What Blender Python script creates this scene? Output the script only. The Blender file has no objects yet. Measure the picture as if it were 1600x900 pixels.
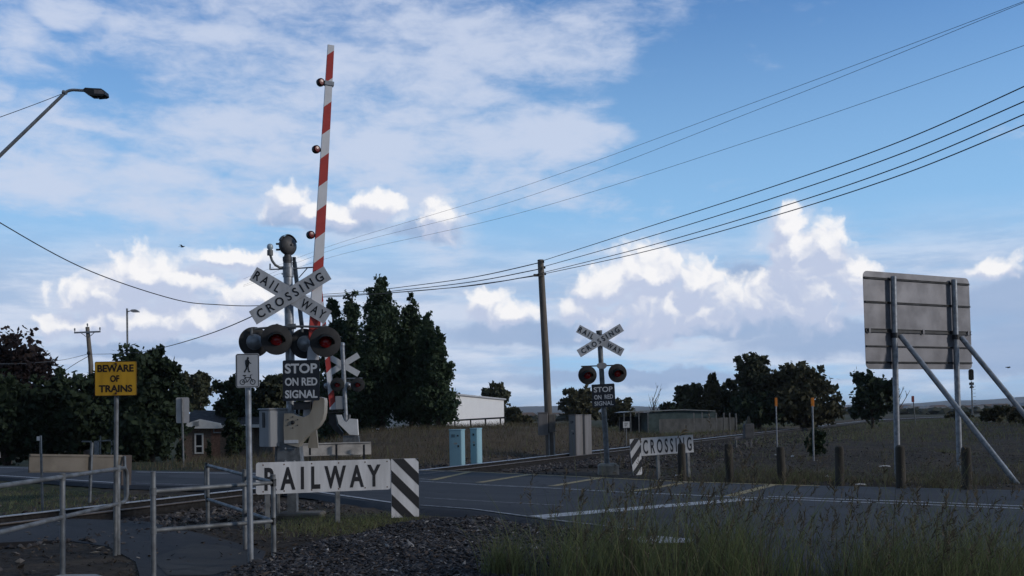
import bpy, math, random
import numpy as np
from mathutils import Vector, Matrix, noise as mnoise

R = math.radians
scene = bpy.context.scene
COL = scene.collection
random.seed(7)

# ------------------------------------------------------------------ camera
F, CX, CY = 1500.0, 800.0, 600.0          # focal length and principal point (lens shifted: photo is a cropped 4:3 frame)
CAM = Vector((0, 0, 1.6))
PITCH, ROLL = R(1.91), R(1.0)
CROT = Matrix.Rotation(R(90) + PITCH, 3, 'X') @ Matrix.Rotation(-ROLL, 3, 'Z')
cd = bpy.data.cameras.new('camera')
cam = bpy.data.objects.new('camera', cd)
COL.objects.link(cam)
cam.matrix_world = Matrix.Translation(CAM) @ CROT.to_4x4()
cd.sensor_width = 36.0
cd.lens = 36.0 * F / 1600.0
cd.shift_y = (CY - 450.0) / 1600.0
cd.clip_start, cd.clip_end = 0.1, 30000
scene.camera = cam
scene.render.resolution_x, scene.render.resolution_y = 1024, 576


def ray(px, py):
    return CROT @ Vector(((px - CX) / F, -(py - CY) / F, -1.0))


def at(px, py, Y):
    """world point seen in direction (px, py) at distance Y ahead"""
    d = ray(px, py)
    return CAM + d * (Y / d.y)


def gnd(px, py, z=0.0):
    d = ray(px, py)
    return CAM + d * ((z - CAM.z) / d.z)


def azel(px, py):
    d = ray(px, py).normalized()
    return math.atan2(d.x, d.y), math.asin(d.z)


# ------------------------------------------------------------------ sky, sun, exposure
SUN_EL, SUN_AZ = R(19), R(108)             # azimuth measured from +Y (ahead) towards +X (right): low, right and a little behind
scene.view_settings.view_transform = 'Standard'
scene.view_settings.look = 'None'
scene.view_settings.exposure = 0.0
scene.view_settings.gamma = 1.0
SKY_STRENGTH = 0.1

sl = bpy.data.lights.new('sun', 'SUN')
sl.energy, sl.angle, sl.color = 1.5, R(6), (1.0, 0.94, 0.88)
so = bpy.data.objects.new('sun', sl)
COL.objects.link(so)
sdir = Vector((math.sin(SUN_AZ) * math.cos(SUN_EL), math.cos(SUN_AZ) * math.cos(SUN_EL), math.sin(SUN_EL)))
so.rotation_euler = sdir.to_track_quat('Z', 'Y').to_euler()


class NT:
    def __init__(s, tree):
        s.t = tree

    def new(s, typ, **kw):
        n = s.t.nodes.new(typ)
        for k, v in kw.items():
            setattr(n, k, v)
        return n

    def plug(s, sock, v):
        if isinstance(v, bpy.types.NodeSocket):
            s.t.links.new(v, sock)
        elif v is not None:
            if sock.type == 'RGBA' and len(v) == 3:
                v = (*v, 1)
            sock.default_value = v

    def m(s, op, a, b=None, c=None, clamp=False):
        n = s.new('ShaderNodeMath', operation=op, use_clamp=clamp)
        for i, v in enumerate((a, b, c)):
            if v is not None:
                s.plug(n.inputs[i], v)
        return n.outputs[0]

    def vm(s, op, a, b=None, out=0):
        n = s.new('ShaderNodeVectorMath', operation=op)
        s.plug(n.inputs[0], a)
        if b is not None:
            s.plug(n.inputs[1], b)
        return n.outputs[out]

    def noise(s, vec, scale, detail=6, rough=0.55, dist=0.0, out=0, dim='2D'):
        n = s.new('ShaderNodeTexNoise', noise_dimensions=dim)
        if vec is not None:
            s.plug(n.inputs['Vector'], vec)
        n.inputs['Scale'].default_value = scale
        n.inputs['Detail'].default_value = detail
        n.inputs['Roughness'].default_value = rough
        n.inputs['Distortion'].default_value = dist
        return n.outputs[out]

    def ss(s, v, lo, hi, a=0.0, b=1.0):
        n = s.new('ShaderNodeMapRange', interpolation_type='SMOOTHSTEP')
        s.plug(n.inputs[0], v)
        for i, q in enumerate((lo, hi, a, b)):
            s.plug(n.inputs[i + 1], q)
        return n.outputs[0]

    def mix(s, fac, a, b, blend='MIX'):
        n = s.new('ShaderNodeMix', data_type='RGBA', blend_type=blend)
        s.plug(n.inputs[0], fac)
        s.plug(n.inputs[6], a)
        s.plug(n.inputs[7], b)
        return n.outputs[2]

    def xyz(s, x, y, z=0.0):
        n = s.new('ShaderNodeCombineXYZ')
        for i, v in enumerate((x, y, z)):
            s.plug(n.inputs[i], v)
        return n.outputs[0]

    def sep(s, v):
        n = s.new('ShaderNodeSeparateXYZ')
        s.plug(n.inputs[0], v)
        return n.outputs


def build_world():
    w = bpy.data.worlds.new('World')
    scene.world = w
    w.use_nodes = True
    w.cycles.sampling_method = 'MANUAL'
    w.cycles.sample_map_resolution = 256
    w.node_tree.nodes.clear()
    T = NT(w.node_tree)
    out = T.new('ShaderNodeOutputWorld')
    bg = T.new('ShaderNodeBackground')
    bg.inputs[1].default_value = SKY_STRENGTH
    T.t.links.new(bg.outputs[0], out.inputs[0])
    sky = T.new('ShaderNodeTexSky', sky_type='NISHITA')
    sky.sun_disc = False
    sky.sun_elevation = SUN_EL
    sky.sun_rotation = SUN_AZ
    sky.altitude, sky.air_density, sky.dust_density, sky.ozone_density = 0, 1.0, 0.6, 2.0
    gen = T.new('ShaderNodeTexCoord').outputs['Generated']
    d = T.vm('NORMALIZE', gen)
    x, y, z = T.sep(d)
    # the blue of a rain-washed sky holds lower towards the horizon than the plain model's: read it a little higher up
    zz = T.m('ADD', T.m('MULTIPLY', T.m('MAXIMUM', z, 0.0), 0.7), 0.30)
    T.plug(sky.inputs[0], T.vm('NORMALIZE', T.xyz(x, y, zz)))
    base = T.mix(1.0, sky.outputs[0], SKY_TINT, 'MULTIPLY')
    az = T.m('ARCTAN2', x, y)
    el = T.m('ARCSINE', z)
    p = T.xyz(az, el, 0.0)
    # paler air low down
    base = T.mix(T.ss(el, 0.51, 0.08, 0.0, 0.97), base, LOW_AIR)

    def puffs(pos, lst, pw=None):
        best = None
        for (px, py, rx, ry) in lst:
            a, e = azel(px, py)
            q = T.vm('MULTIPLY', T.vm('SUBTRACT', pos, (a, e, 0)), (F / rx, F / ry, 0))
            f = T.m('SUBTRACT', 1.0, T.vm('LENGTH', q, out=1))
            best = f if best is None else T.m('MAXIMUM', best, f)
        return best

    # -- high, thin sheets: noise on a horizontal layer, where the photo's sheet lies
    zl = T.m('ADD', T.m('MAXIMUM', z, 0.0), 0.12)
    pl = T.xyz(T.m('DIVIDE', x, zl), T.m('DIVIDE', y, zl), 0.0)
    rot = T.new('ShaderNodeVectorRotate', rotation_type='Z_AXIS')
    T.plug(rot.inputs['Vector'], pl)
    rot.inputs['Angle'].default_value = R(14)
    pls = T.vm('MULTIPLY', rot.outputs[0], (1.0, 1.15, 1.0))
    hn = T.noise(pls, 1.3, 8, 0.60, 0.1)
    hn2 = T.noise(T.vm('MULTIPLY', p, (9, 26, 1)), 1.0, 7, 0.58, 0.15)
    wv = T.noise(p, 7.0, 3, 0.5, out=1)
    ph = T.vm('ADD', p, T.vm('MULTIPLY', T.vm('SUBTRACT', wv, (.5, .5, .5)), (.16, .07, 0)))
    hm = puffs(ph, HIGH)
    hf = T.m('ADD', T.m('MULTIPLY', T.ss(hm, -0.65, 0.7), 0.62),
             T.m('ADD', T.m('MULTIPLY', T.m('SUBTRACT', hn, .5), 1.1), T.m('MULTIPLY', T.m('SUBTRACT', hn2, .5), 0.9)))
    hn3 = T.noise(T.vm('MULTIPLY', p, (26, 60, 1)), 1.0, 7, 0.62, 0.3)
    hf = T.m('ADD', hf, T.m('MULTIPLY', T.m('SUBTRACT', hn3, .5), 0.55))
    ha = T.m('MULTIPLY', T.ss(hf, 0.10, 0.78), 0.86)
    c1 = T.mix(ha, base, HIGH_COL)
    # -- low layer: long lavender bands above the horizon
    bn = T.noise(T.vm('MULTIPLY', p, (5, 30, 1)), 1.0, 8, 0.6, 0.15)
    bn2 = T.noise(T.vm('ADD', T.vm('MULTIPLY', p, (9, 50, 1)), (3, 7, 0)), 1.0, 8, 0.62, 0.1)
    bmask = T.m('MULTIPLY', T.ss(el, 0.21, 0.12), T.ss(el, -0.02, 0.045, 0.55, 1.0))
    ba = T.m('MULTIPLY', bmask, T.ss(T.m('ADD', bn, T.ss(az, 0.25, -0.2, 0.0, 0.10)), 0.22, 0.56))
    bcol = T.mix(T.ss(bn2, 0.35, 0.68), BAND_DARK, BAND_LIGHT)
    c2 = T.mix(T.m('MULTIPLY', ba, 0.9), c1, bcol)
    # -- dark blue-grey cloud bases
    wn = T.noise(p, 26.0, 6, 0.6, out=1)
    wn0 = T.noise(p, 9.0, 2, 0.5, out=1)
    off = T.vm('ADD', T.vm('MULTIPLY', T.vm('SUBTRACT', wn, (.5, .5, .5)), (.034, .024, 0)),
               T.vm('MULTIPLY', T.vm('SUBTRACT', wn0, (.5, .5, .5)), (.03, .02, 0)))
    pw = T.vm('ADD', p, off)
    df = puffs(pw, DARKS)
    c3 = c2
    # -- cumulus heads

    def cum(pos, fine=True):
        f = puffs(pos, CUMULUS)
        n1 = T.noise(pos, 34.0, 8 if fine else 3, 0.56)
        vo = T.new('ShaderNodeTexVoronoi', feature='SMOOTH_F1', voronoi_dimensions='2D')
        T.plug(vo.inputs['Vector'], pos)
        vo.inputs['Scale'].default_value = 52
        vo.inputs['Detail'].default_value = 1.5
        vo.inputs['Smoothness'].default_value = 0.8
        b = T.m('SUBTRACT', 0.5, vo.outputs['Distance'])
        return T.m('ADD', T.m('ADD', f, 0.06), T.m('ADD', T.m('MULTIPLY', T.m('SUBTRACT', n1, .5), 0.70), T.m('MULTIPLY', b, 0.5)))
    f0 = cum(pw)
    l1 = T.m('SUBTRACT', cum(pw, False), cum(T.vm('ADD', pw, (0.006, 0.012, 0)), False))
    ca = T.m('MULTIPLY', T.ss(f0, -0.10, 0.46), 0.95)
    hgt = puffs(pw, [(px, py + ry * .8, rx * 1.25, ry * .9) for (px, py, rx, ry) in CUMULUS])
    shade = T.ss(T.m('SUBTRACT', T.m('MULTIPLY', l1, 0.9), T.m('MULTIPLY', T.ss(hgt, -0.1, 0.75), 0.42)), -0.50, 0.36)
    ccol = T.mix(shade, CUM_SHADE, CUM_LIT)
    # grey bellies and a soft veil round the heads
    veil = T.m('MULTIPLY', T.ss(puffs(pw, [(px, py + 18, rx * 2.0, ry * 1.9) for (px, py, rx, ry) in CUMULUS]), 0.0, 0.75), 0.75)
    c3 = T.mix(T.m('MULTIPLY', veil, T.ss(bn2, 0.25, 0.6)), c3, VEIL)
    c3 = T.mix(T.m('MULTIPLY', T.ss(T.m('ADD', df, T.m('MULTIPLY', T.m('SUBTRACT', bn2, .5), .9)), 0.0, 0.45), 0.85), c3, DARK_COL)
    c4 = T.mix(ca, c3, ccol)
    # unseen dark cloud added overhead and behind the camera to dim the crossing
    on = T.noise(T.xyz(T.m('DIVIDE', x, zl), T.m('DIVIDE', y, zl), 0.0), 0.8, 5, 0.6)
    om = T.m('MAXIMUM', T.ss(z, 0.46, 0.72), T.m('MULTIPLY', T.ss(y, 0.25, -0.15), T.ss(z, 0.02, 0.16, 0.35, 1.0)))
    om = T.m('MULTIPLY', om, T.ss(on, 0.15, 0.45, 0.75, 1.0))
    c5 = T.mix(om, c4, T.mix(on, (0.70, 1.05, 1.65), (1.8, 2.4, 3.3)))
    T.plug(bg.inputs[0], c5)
    return T, bg


SKY_TINT = (0.86, 1.42, 2.05)
LOW_AIR = (3.25, 5.95, 8.9)
HIGH_COL = (6.1, 6.8, 8.4)
BAND_DARK, BAND_LIGHT = (4.1, 5.3, 7.4), (6.6, 7.2, 8.6)
DARK_COL = (3.3, 4.5, 6.7)
CUM_LIT, CUM_SHADE = (9.7, 9.6, 9.7), (5.3, 6.0, 7.8)
VEIL = (6.0, 6.8, 8.4)
HIGH = [(380, 110, 260, 90), (610, 70, 330, 95), (480, 215, 420, 85), (190, 275, 260, 55), (770, 215, 170, 40), (60, 88, 85, 45),
        (480, 8, 260, 50), (110, 12, 110, 30), (50, 150, 45, 22), (560, 300, 300, 60), (145, 200, 45, 16), (900, 195, 90, 12), (330, 330, 260, 40)]
CUMULUS = [(1240, 358, 34, 46), (1252, 392, 48, 46), (1296, 388, 42, 46), (1266, 425, 60, 44), (1010, 432, 88, 56), (945, 455, 74, 44), (1085, 452, 54, 54), (1040, 490, 140, 52), (1200, 470, 90, 46),
           (1270, 470, 80, 50), (225, 428, 78, 48), (280, 450, 70, 44), (170, 465, 90, 34), (230, 500, 130, 40), (330, 500, 90, 36), (760, 478, 46, 34), (800, 488, 34, 26), (590, 312, 44, 26), (452, 312, 34, 26), (520, 335, 110, 22),
           (685, 345, 44, 40), (1562, 418, 40, 18), (370, 408, 90, 22), (150, 505, 90, 26), (390, 470, 60, 40), (910, 480, 60, 26), (1330, 440, 36, 50)]
DARKS = [(1610, 480, 150, 62), (1590, 545, 190, 40), (500, 345, 130, 22), (1170, 432, 46, 26), (1330, 530, 200, 34), (675, 362, 60, 26), (840, 520, 190, 24), (1080, 515, 200, 22), (1000, 590, 260, 16), (250, 545, 160, 18), (1210, 480, 70, 34)]
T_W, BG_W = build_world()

# ------------------------------------------------------------------ render settings
scene.cycles.use_adaptive_sampling = True
scene.cycles.adaptive_threshold = 0.02
scene.cycles.max_bounces = 6
scene.cycles.use_denoising = True


# ------------------------------------------------------------------ materials
MATS = {}


def mat(name, col, rough=0.7, metal=0.0, var=0.25, scale=6.0, bump=0.0, bscale=40.0, col2=None, spec=0.4, streak=False, detail=6, coat=0.0):
    """procedural surface: a base colour broken up by noise (optionally towards a second colour), with bump"""
    if name in MATS:
        return MATS[name]
    m = bpy.data.materials.new(name)
    m.use_nodes = True
    T = NT(m.node_tree)
    b = m.node_tree.nodes['Principled BSDF']
    oc = T.new('ShaderNodeTexCoord').outputs['Object']
    if streak:
        oc2 = T.vm('MULTIPLY', oc, (1, 1, 0.12))
    else:
        oc2 = oc
    n = T.noise(oc2, scale, detail, 0.6, dim='3D')
    f = T.ss(n, 0.3, 0.7)
    c2 = col2 if col2 else tuple(c * (1 - var) for c in col)
    c1 = tuple(min(1, c * (1 + var * .5)) for c in col) if not col2 else col
    T.plug(b.inputs['Base Color'], T.mix(f, c2, c1))
    T.plug(b.inputs['Roughness'], T.ss(n, 0.2, 0.8, min(1, rough + .12), max(0.05, rough - .12)))
    b.inputs['Metallic'].default_value = metal
    b.inputs['Specular IOR Level'].default_value = spec
    b.inputs['Coat Weight'].default_value = coat
    if bump:
        bn = T.noise(oc, bscale, 6, 0.65, dim='3D')
        bp = T.new('ShaderNodeBump')
        bp.inputs['Strength'].default_value = bump
        bp.inputs['Distance'].default_value = 0.02
        T.plug(bp.inputs['Height'], bn)
        T.plug(b.inputs['Normal'], bp.outputs[0])
    MATS[name] = m
    return m


def leaf_mat(name, c1, c2, trans=0.15):
    m = bpy.data.materials.new(name)
    m.use_nodes = True
    T = NT(m.node_tree)
    b = m.node_tree.nodes['Principled BSDF']
    g = T.new('ShaderNodeNewGeometry').outputs['Random Per Island']
    oc = T.new('ShaderNodeTexCoord').outputs['Object']
    n = T.noise(oc, 0.7, 3, dim='3D')
    f = T.m('ADD', T.m('MULTIPLY', g, 0.6), T.m('MULTIPLY', n, 0.4))
    c = T.mix(f, c1, c2)
    T.plug(b.inputs['Base Color'], c)
    b.inputs['Roughness'].default_value = 0.7
    b.inputs['Specular IOR Level'].default_value = 0.2
    tr = T.new('ShaderNodeBsdfTranslucent')
    T.plug(tr.inputs[0], c)
    mx = T.new('ShaderNodeMixShader')
    mx.inputs[0].default_value = trans
    T.t.links.new(b.outputs[0], mx.inputs[1])
    T.t.links.new(tr.outputs[0], mx.inputs[2])
    T.t.links.new(mx.outputs[0], m.node_tree.nodes['Material Output'].inputs[0])
    MATS[name] = m
    return m


GALV = mat('galvanised_steel', (0.30, 0.32, 0.35), 0.5, 0.55, 0.3, 9, 0.05, 60)
GALVD = mat('weathered_galvanised', (0.18, 0.19, 0.20), 0.6, 0.4, 0.35, 7, 0.06, 50)
RAILP = mat('handrail_steel', (0.17, 0.18, 0.19), 0.6, 0.3, 0.4, 5, 0.08, 60)
ALU = mat('sign_back_aluminium', (0.20, 0.20, 0.22), 0.55, 0.3, 0.16, 1.5)
WHITE = mat('white_sign_paint', (0.58, 0.59, 0.62), 0.55, 0, 0.26, 3.5, streak=True, detail=9)
WHITEB = mat('bright_white_paint', (0.72, 0.72, 0.72), 0.6, 0, 0.08, 5)
BLACK = mat('black_paint', (0.012, 0.013, 0.018), 0.55, 0, 0.2, 8)
NAVY = mat('dark_sign_face', (0.015, 0.018, 0.028), 0.4, 0, 0.2, 6)
SILV = mat('sign_lettering_white', (0.6, 0.62, 0.66), 0.6, 0, 0.08, 6)
DISC = mat('matt_black_disc', (0.030, 0.030, 0.032), 0.75, 0, 0.15, 6)
VISOR = mat('visor_black', (0.006, 0.006, 0.006), 0.8)
REDLENS = mat('red_glass_lens', (0.42, 0.012, 0.014), 0.18, 0, 0.1, 3, coat=0.5)
REDP = mat('red_reflective_paint', (0.42, 0.035, 0.03), 0.55, 0, 0.2, 7)
YEL = mat('yellow_sign_paint', (0.62, 0.34, 0.02), 0.55, 0, 0.28, 4, streak=True, detail=9)
BEIGE = mat('beige_machine_paint', (0.33, 0.30, 0.25), 0.55, 0, 0.22, 3, streak=True)
BOXG = mat('grey_cabinet_paint', (0.30, 0.31, 0.33), 0.5, 0, 0.18, 4, streak=True)
BLUEC = mat('pale_blue_cabinet_paint', (0.30, 0.50, 0.58), 0.55, 0, 0.12, 3, streak=True)
GREYC = mat('dull_grey_cabinet_paint', (0.19, 0.18, 0.18), 0.65, 0, 0.2, 4, streak=True)
WIREF = mat('faint_grey_cable', (0.10, 0.12, 0.15), 0.6)
FOOT = mat('soiled_concrete', (0.13, 0.11, 0.09), 0.95, 0, 0.4, 5, 0.4, 25)
CONC = mat('concrete', (0.27, 0.25, 0.22), 0.9, 0, 0.35, 5, 0.3, 25)
CONCL = mat('pale_concrete', (0.36, 0.36, 0.36), 0.9, 0, 0.25, 3, 0.2, 30)
POLEW = mat('weathered_pole_timber', (0.17, 0.15, 0.13), 0.9, 0, 0.4, 6, 0.4, 30, streak=True)
BOLW = mat('weathered_bollard_timber', (0.062, 0.055, 0.046), 0.95, 0, 0.45, 10, 0.5, 40, streak=True)
WIRE = mat('black_cable', (0.02, 0.02, 0.025), 0.6)
STEELR = mat('rusty_rail_web', (0.012, 0.010, 0.009), 0.85, 0, 0.4, 12)
SHINY = mat('polished_rail_head', (0.62, 0.62, 0.64), 0.34, 0.9, 0.12, 8)
SLEEPM = mat('dark_sleeper_timber', (0.05, 0.04, 0.034), 0.95, 0, 0.4, 8, 0.4, 40)
DARKM = mat('dark_metal', (0.03, 0.032, 0.036), 0.5, 0.3)
BELLM = mat('bell_housing_grey', (0.075, 0.075, 0.08), 0.55, 0.2, 0.2, 8)
AMBER = mat('amber_reflector', (0.62, 0.20, 0.02), 0.4, 0, 0.15, 20)
BARK = mat('tree_bark', (0.075, 0.062, 0.052), 0.95, 0, 0.4, 5, 0.5, 20)
BRICK = mat('brown_brick', (0.19, 0.140, 0.112), 0.9, 0, 0.35, 9)
BRICKR = mat('red_brown_brick', (0.24, 0.135, 0.10), 0.9, 0, 0.3, 9)
TILE = mat('dark_roof_tile', (0.035, 0.033, 0.036), 0.8, 0, 0.3, 3)
GLASS = mat('dark_window_glass', (0.012, 0.014, 0.018), 0.1, 0, 0.1)
RUST = mat('rust_stain', (0.10, 0.045, 0.02), 0.9)
TAN = mat('tan_board_back', (0.16, 0.14, 0.115), 0.8, 0, 0.3, 1.2)
TEAL = mat('shadecloth_teal', (0.085, 0.12, 0.12), 0.85, 0, 0.25, 2)
PAPER = mat('white_paper_litter', (0.7, 0.7, 0.7), 0.8)


# ------------------------------------------------------------------ mesh helpers
def basis(n):
    n = Vector(n).normalized()
    u = n.orthogonal().normalized() if abs(n.z) > .99 else Vector((0, 0, 1)).cross(n).normalized()
    return u, n.cross(u), n


class MB:
    """collects shapes and links them as ONE mesh object"""

    def __init__(s):
        s.v, s.f, s.i = [], [], []

    def add(s, vs, fs, mi=0):
        o = len(s.v)
        s.v += [tuple(v) for v in vs]
        s.f += [tuple(o + k for k in f) for f in fs]
        s.i += [mi] * len(fs)
        return s

    def obox(s, c, ax, ay, az, mi=0, bev=0.0):
        c, ax, ay, az = map(Vector, (c, ax, ay, az))
        if bev:
            return s._bbox(c, ax, ay, az, bev, mi)
        vs = [c + sx * ax + sy * ay + sz * az for sz in (-1, 1) for sy in (-1, 1) for sx in (-1, 1)]
        return s.add(vs, [(0, 2, 3, 1), (4, 5, 7, 6), (0, 1, 5, 4), (2, 6, 7, 3), (0, 4, 6, 2), (1, 3, 7, 5)], mi)

    def _bbox(s, c, ax, ay, az, bev, mi):
        # box with chamfered vertical edges and a chamfered top
        lx, ly, lz = ax.length, ay.length, az.length
        ux, uy, uz = ax / lx, ay / ly, az / lz

        def ringp(k, z):
            a, b = lx - k, ly - k
            e = bev
            pts = [(-a + e, -b), (a - e, -b), (a, -b + e), (a, b - e), (a - e, b), (-a + e, b), (-a, b - e), (-a, -b + e)]
            return [c + ux * p + uy * q + uz * z for p, q in pts]
        rs = [ringp(0, -lz), ringp(0, lz - bev), ringp(bev, lz)]
        vs = [p for r in rs for p in r]
        fs = [tuple(range(7, -1, -1)), tuple(range(16, 24))]
        for k in range(2):
            for j in range(8):
                fs.append((k * 8 + j, k * 8 + (j + 1) % 8, k * 8 + 8 + (j + 1) % 8, k * 8 + 8 + j))
        return s.add(vs, fs, mi)

    def box(s, x0, x1, y0, y1, z0, z1, mi=0, bev=0.0):
        return s.obox(((x0 + x1) / 2, (y0 + y1) / 2, (z0 + z1) / 2), ((x1 - x0) / 2, 0, 0), (0, (y1 - y0) / 2, 0), (0, 0, (z1 - z0) / 2), mi, bev)

    def tube(s, pts, r, n=10, mi=0, caps=True):
        pts = [Vector(p) for p in pts]
        rs = r if isinstance(r, (list, tuple)) else [r] * len(pts)
        vs, prev = [], None
        for k, p in enumerate(pts):
            t = (pts[min(k + 1, len(pts) - 1)] - pts[max(k - 1, 0)])
            if t.length < 1e-9:
                t = Vector((0, 0, 1))
            t.normalize()
            if prev is None:
                u = t.orthogonal().normalized()
            else:
                u = (prev - t * prev.dot(t))
                u = u.normalized() if u.length > 1e-6 else t.orthogonal().normalized()
            prev = u
            w = t.cross(u)
            for j in range(n):
                a = 2 * math.pi * j / n
                vs.append(p + (u * math.cos(a) + w * math.sin(a)) * rs[k])
        fs = []
        for k in range(len(pts) - 1):
            for j in range(n):
                fs.append((k * n + j, k * n + (j + 1) % n, (k + 1) * n + (j + 1) % n, (k + 1) * n + j))
        if caps:
            fs.append(tuple(range(n - 1, -1, -1)))
            fs.append(tuple(range((len(pts) - 1) * n, len(pts) * n)))
        return s.add(vs, fs, mi)

    def lathe(s, prof, org, axis=(0, 0, 1), n=20, mi=0, a0=0.0, a1=2 * math.pi):
        org = Vector(org)
        u, w, t = basis(axis)
        full = abs(a1 - a0 - 2 * math.pi) < 1e-6
        m = n if full else n + 1
        vs, fs = [], []
        for (r, z) in prof:
            for j in range(m):
                a = a0 + (a1 - a0) * j / n
                vs.append(org + t * z + (u * math.cos(a) + w * math.sin(a)) * r)
        for k in range(len(prof) - 1):
            for j in range(n):
                j2 = (j + 1) % m
                fs.append((k * m + j, k * m + j2, (k + 1) * m + j2, (k + 1) * m + j))
        if full:
            if prof[0][0] > 1e-5:
                fs.append(tuple(range(m - 1, -1, -1)))
            if prof[-1][0] > 1e-5:
                fs.append(tuple(range((len(prof) - 1) * m, len(prof) * m)))
        return s.add(vs, fs, mi)

    def prism(s, poly, ext, mi=0, mside=None):
        """poly: 3-D outline; ext: extrusion vector"""
        poly = [Vector(p) for p in poly]
        ext = Vector(ext)
        n = len(poly)
        s.add(poly + [p + ext for p in poly], [tuple(range(n)), tuple(range(2 * n - 1, n - 1, -1))], mi)
        o = len(s.v) - 2 * n
        for j in range(n):
            s.f.append((o + (j + 1) % n, o + j, o + n + j, o + n + (j + 1) % n))
            s.i.append(mi if mside is None else mside)
        return s

    def build(s, name, mats, parent=None, smooth=35, M=None):
        me = bpy.data.meshes.new(name)
        me.from_pydata(s.v, [], s.f)
        ms = mats if isinstance(mats, (list, tuple)) else [mats]
        for m in ms:
            me.materials.append(m)
        if len(ms) > 1:
            me.polygons.foreach_set('material_index', s.i)
        me.validate()
        import bmesh
        bm = bmesh.new()
        bm.from_mesh(me)
        if len(bm.faces) < 20000:
            bmesh.ops.recalc_face_normals(bm, faces=bm.faces)
        bm.to_mesh(me)
        bm.free()
        if smooth:
            me.polygons.foreach_set('use_smooth', [True] * len(me.polygons))
            me.set_sharp_from_angle(angle=R(smooth))
        o = bpy.data.objects.new(name, me)
        COL.objects.link(o)
        if parent is not None:
            o.parent = parent
        if M is not None:
            o.matrix_local = M
        return o


def tag(o, label=None, cat=None, group=None, kind=None):
    for k, v in (('label', label), ('category', cat), ('group', group), ('kind', kind)):
        if v:
            o[k] = v
    return o


def thing(name, label, cat, loc, group=None, rotz=0.0, M=None):
    o = bpy.data.objects.new(name, None)
    o.empty_display_size = 0.2
    COL.objects.link(o)
    if M is not None:
        o.matrix_world = M
    else:
        o.location = loc
        o.rotation_euler = (0, 0, rotz)
    return tag(o, label, cat, group)


def copy_tree(o, parent=None):
    c = o.copy()
    COL.objects.link(c)
    c.parent = parent
    for ch in list(o.children):
        copy_tree(ch, c)
    return c


def frame(PL, PR, up=(0, 0, 1)):
    """matrix: origin PL, x along PL->PR, z up, front faces local -y"""
    x = (PR - PL).normalized()
    y = Vector(up).cross(x).normalized()
    z = x.cross(y)
    M = Matrix.Identity(4)
    for k, a in enumerate((x, y, z)):
        for r_ in range(3):
            M[r_][k] = a[r_]
    M.translation = PL
    return M


class Loc:
    """local coordinates of a thing whose base stands at B: p(px, py, dy) is the point seen there, dy behind the base"""

    def __init__(s, B):
        s.B = Vector(B)

    def p(s, px, py, dy=0.0):
        return at(px, py, s.B.y + dy) - s.B


TXT = {}


def text_geo(st, bold=0.018, spacing=1.0):
    k = (st, bold, spacing)
    if k not in TXT:
        cu = bpy.data.curves.new('t', 'FONT')
        cu.body = st
        cu.size = 1.0
        cu.offset = bold
        cu.space_character = spacing
        cu.resolution_u = 4
        o = bpy.data.objects.new('t', cu)
        COL.objects.link(o)
        dg = bpy.context.evaluated_depsgraph_get()
        me = bpy.data.meshes.new_from_object(o.evaluated_get(dg))
        vs = np.array([v.co[:] for v in me.vertices])
        fs = [tuple(p.vertices) for p in me.polygons]
        bpy.data.objects.remove(o)
        bpy.data.curves.remove(cu)
        bpy.data.meshes.remove(me)
        TXT[k] = (vs, fs)
    return TXT[k]


def lettering(parent, m, items, depth=0.004, name='lettering', bold=0.018):
    """items: (string, centre x, centre z, height, width or None, turn in degrees); on the parent's local xz plane"""
    mb = MB()
    for (st, cx, cz, h, w, rot) in items:
        vs, fs = text_geo(st, bold)
        lo, hi = vs.min(0), vs.max(0)
        sy = h / (hi[1] - lo[1])
        sx = (w / (hi[0] - lo[0])) if w else sy * .9
        x = (vs[:, 0] - (lo[0] + hi[0]) / 2) * sx
        z = (vs[:, 1] - (lo[1] + hi[1]) / 2) * sy
        c, s_ = math.cos(R(rot)), math.sin(R(rot))
        mb.add([(cx + a * c - b * s_, -depth, cz + a * s_ + b * c) for a, b in zip(x, z)], fs)
    o = mb.build(name, m, parent, smooth=0)
    return o


def rrect(x0, x1, z0, z1, r, y=0.0, n=5):
    pts = []
    for (cx, cz, a) in ((x1 - r, z0 + r, -90), (x1 - r, z1 - r, 0), (x0 + r, z1 - r, 90), (x0 + r, z0 + r, 180)):
        for k in range(n + 1):
            t = R(a + 90 * k / n)
            pts.append((cx + r * math.cos(t), y, cz + r * math.sin(t)))
    return pts


def ring_rect(mb, x0, x1, z0, z1, r, t, y, mi=0):
    a, b = rrect(x0, x1, z0, z1, r, y), rrect(x0 + t, x1 - t, z0 + t, z1 - t, max(r - t, .004), y)
    n = len(a)
    mb.add(a + b, [(j, (j + 1) % n, n + (j + 1) % n, n + j) for j in range(n)], mi)


def clip_poly(poly, a, b, c):
    """keep the side a*x+b*z+c >= 0 of a 2-D polygon"""
    out = []
    for k in range(len(poly)):
        p, q = poly[k], poly[(k + 1) % len(poly)]
        dp, dq = a * p[0] + b * p[1] + c, a * q[0] + b * q[1] + c
        if dp >= 0:
            out.append(p)
        if dp * dq < 0:
            t = dp / (dp - dq)
            out.append((p[0] + (q[0] - p[0]) * t, p[1] + (q[1] - p[1]) * t))
    return out

# ------------------------------------------------------------------ ground, road, track
FAR = [(-700, 717), (-300, 722), (0, 727), (212, 734.5), (385, 737), (520, 736.5), (656, 733), (752, 736.5), (936, 745), (1072, 751.5), (1280, 758), (1600, 765), (2300, 785)]
NEAR = [(-700, 733), (-300, 737), (0, 745), (176, 756), (316, 760), (420, 764.5), (488, 770), (610, 788), (656, 793), (740, 798), (856, 814), (1008, 832), (1090, 850), (1300, 910), (1600, 1030), (1800, 1150)]
FARW = [gnd(*p) for p in FAR]
NEARW = [gnd(*p) for p in NEAR]


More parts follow.
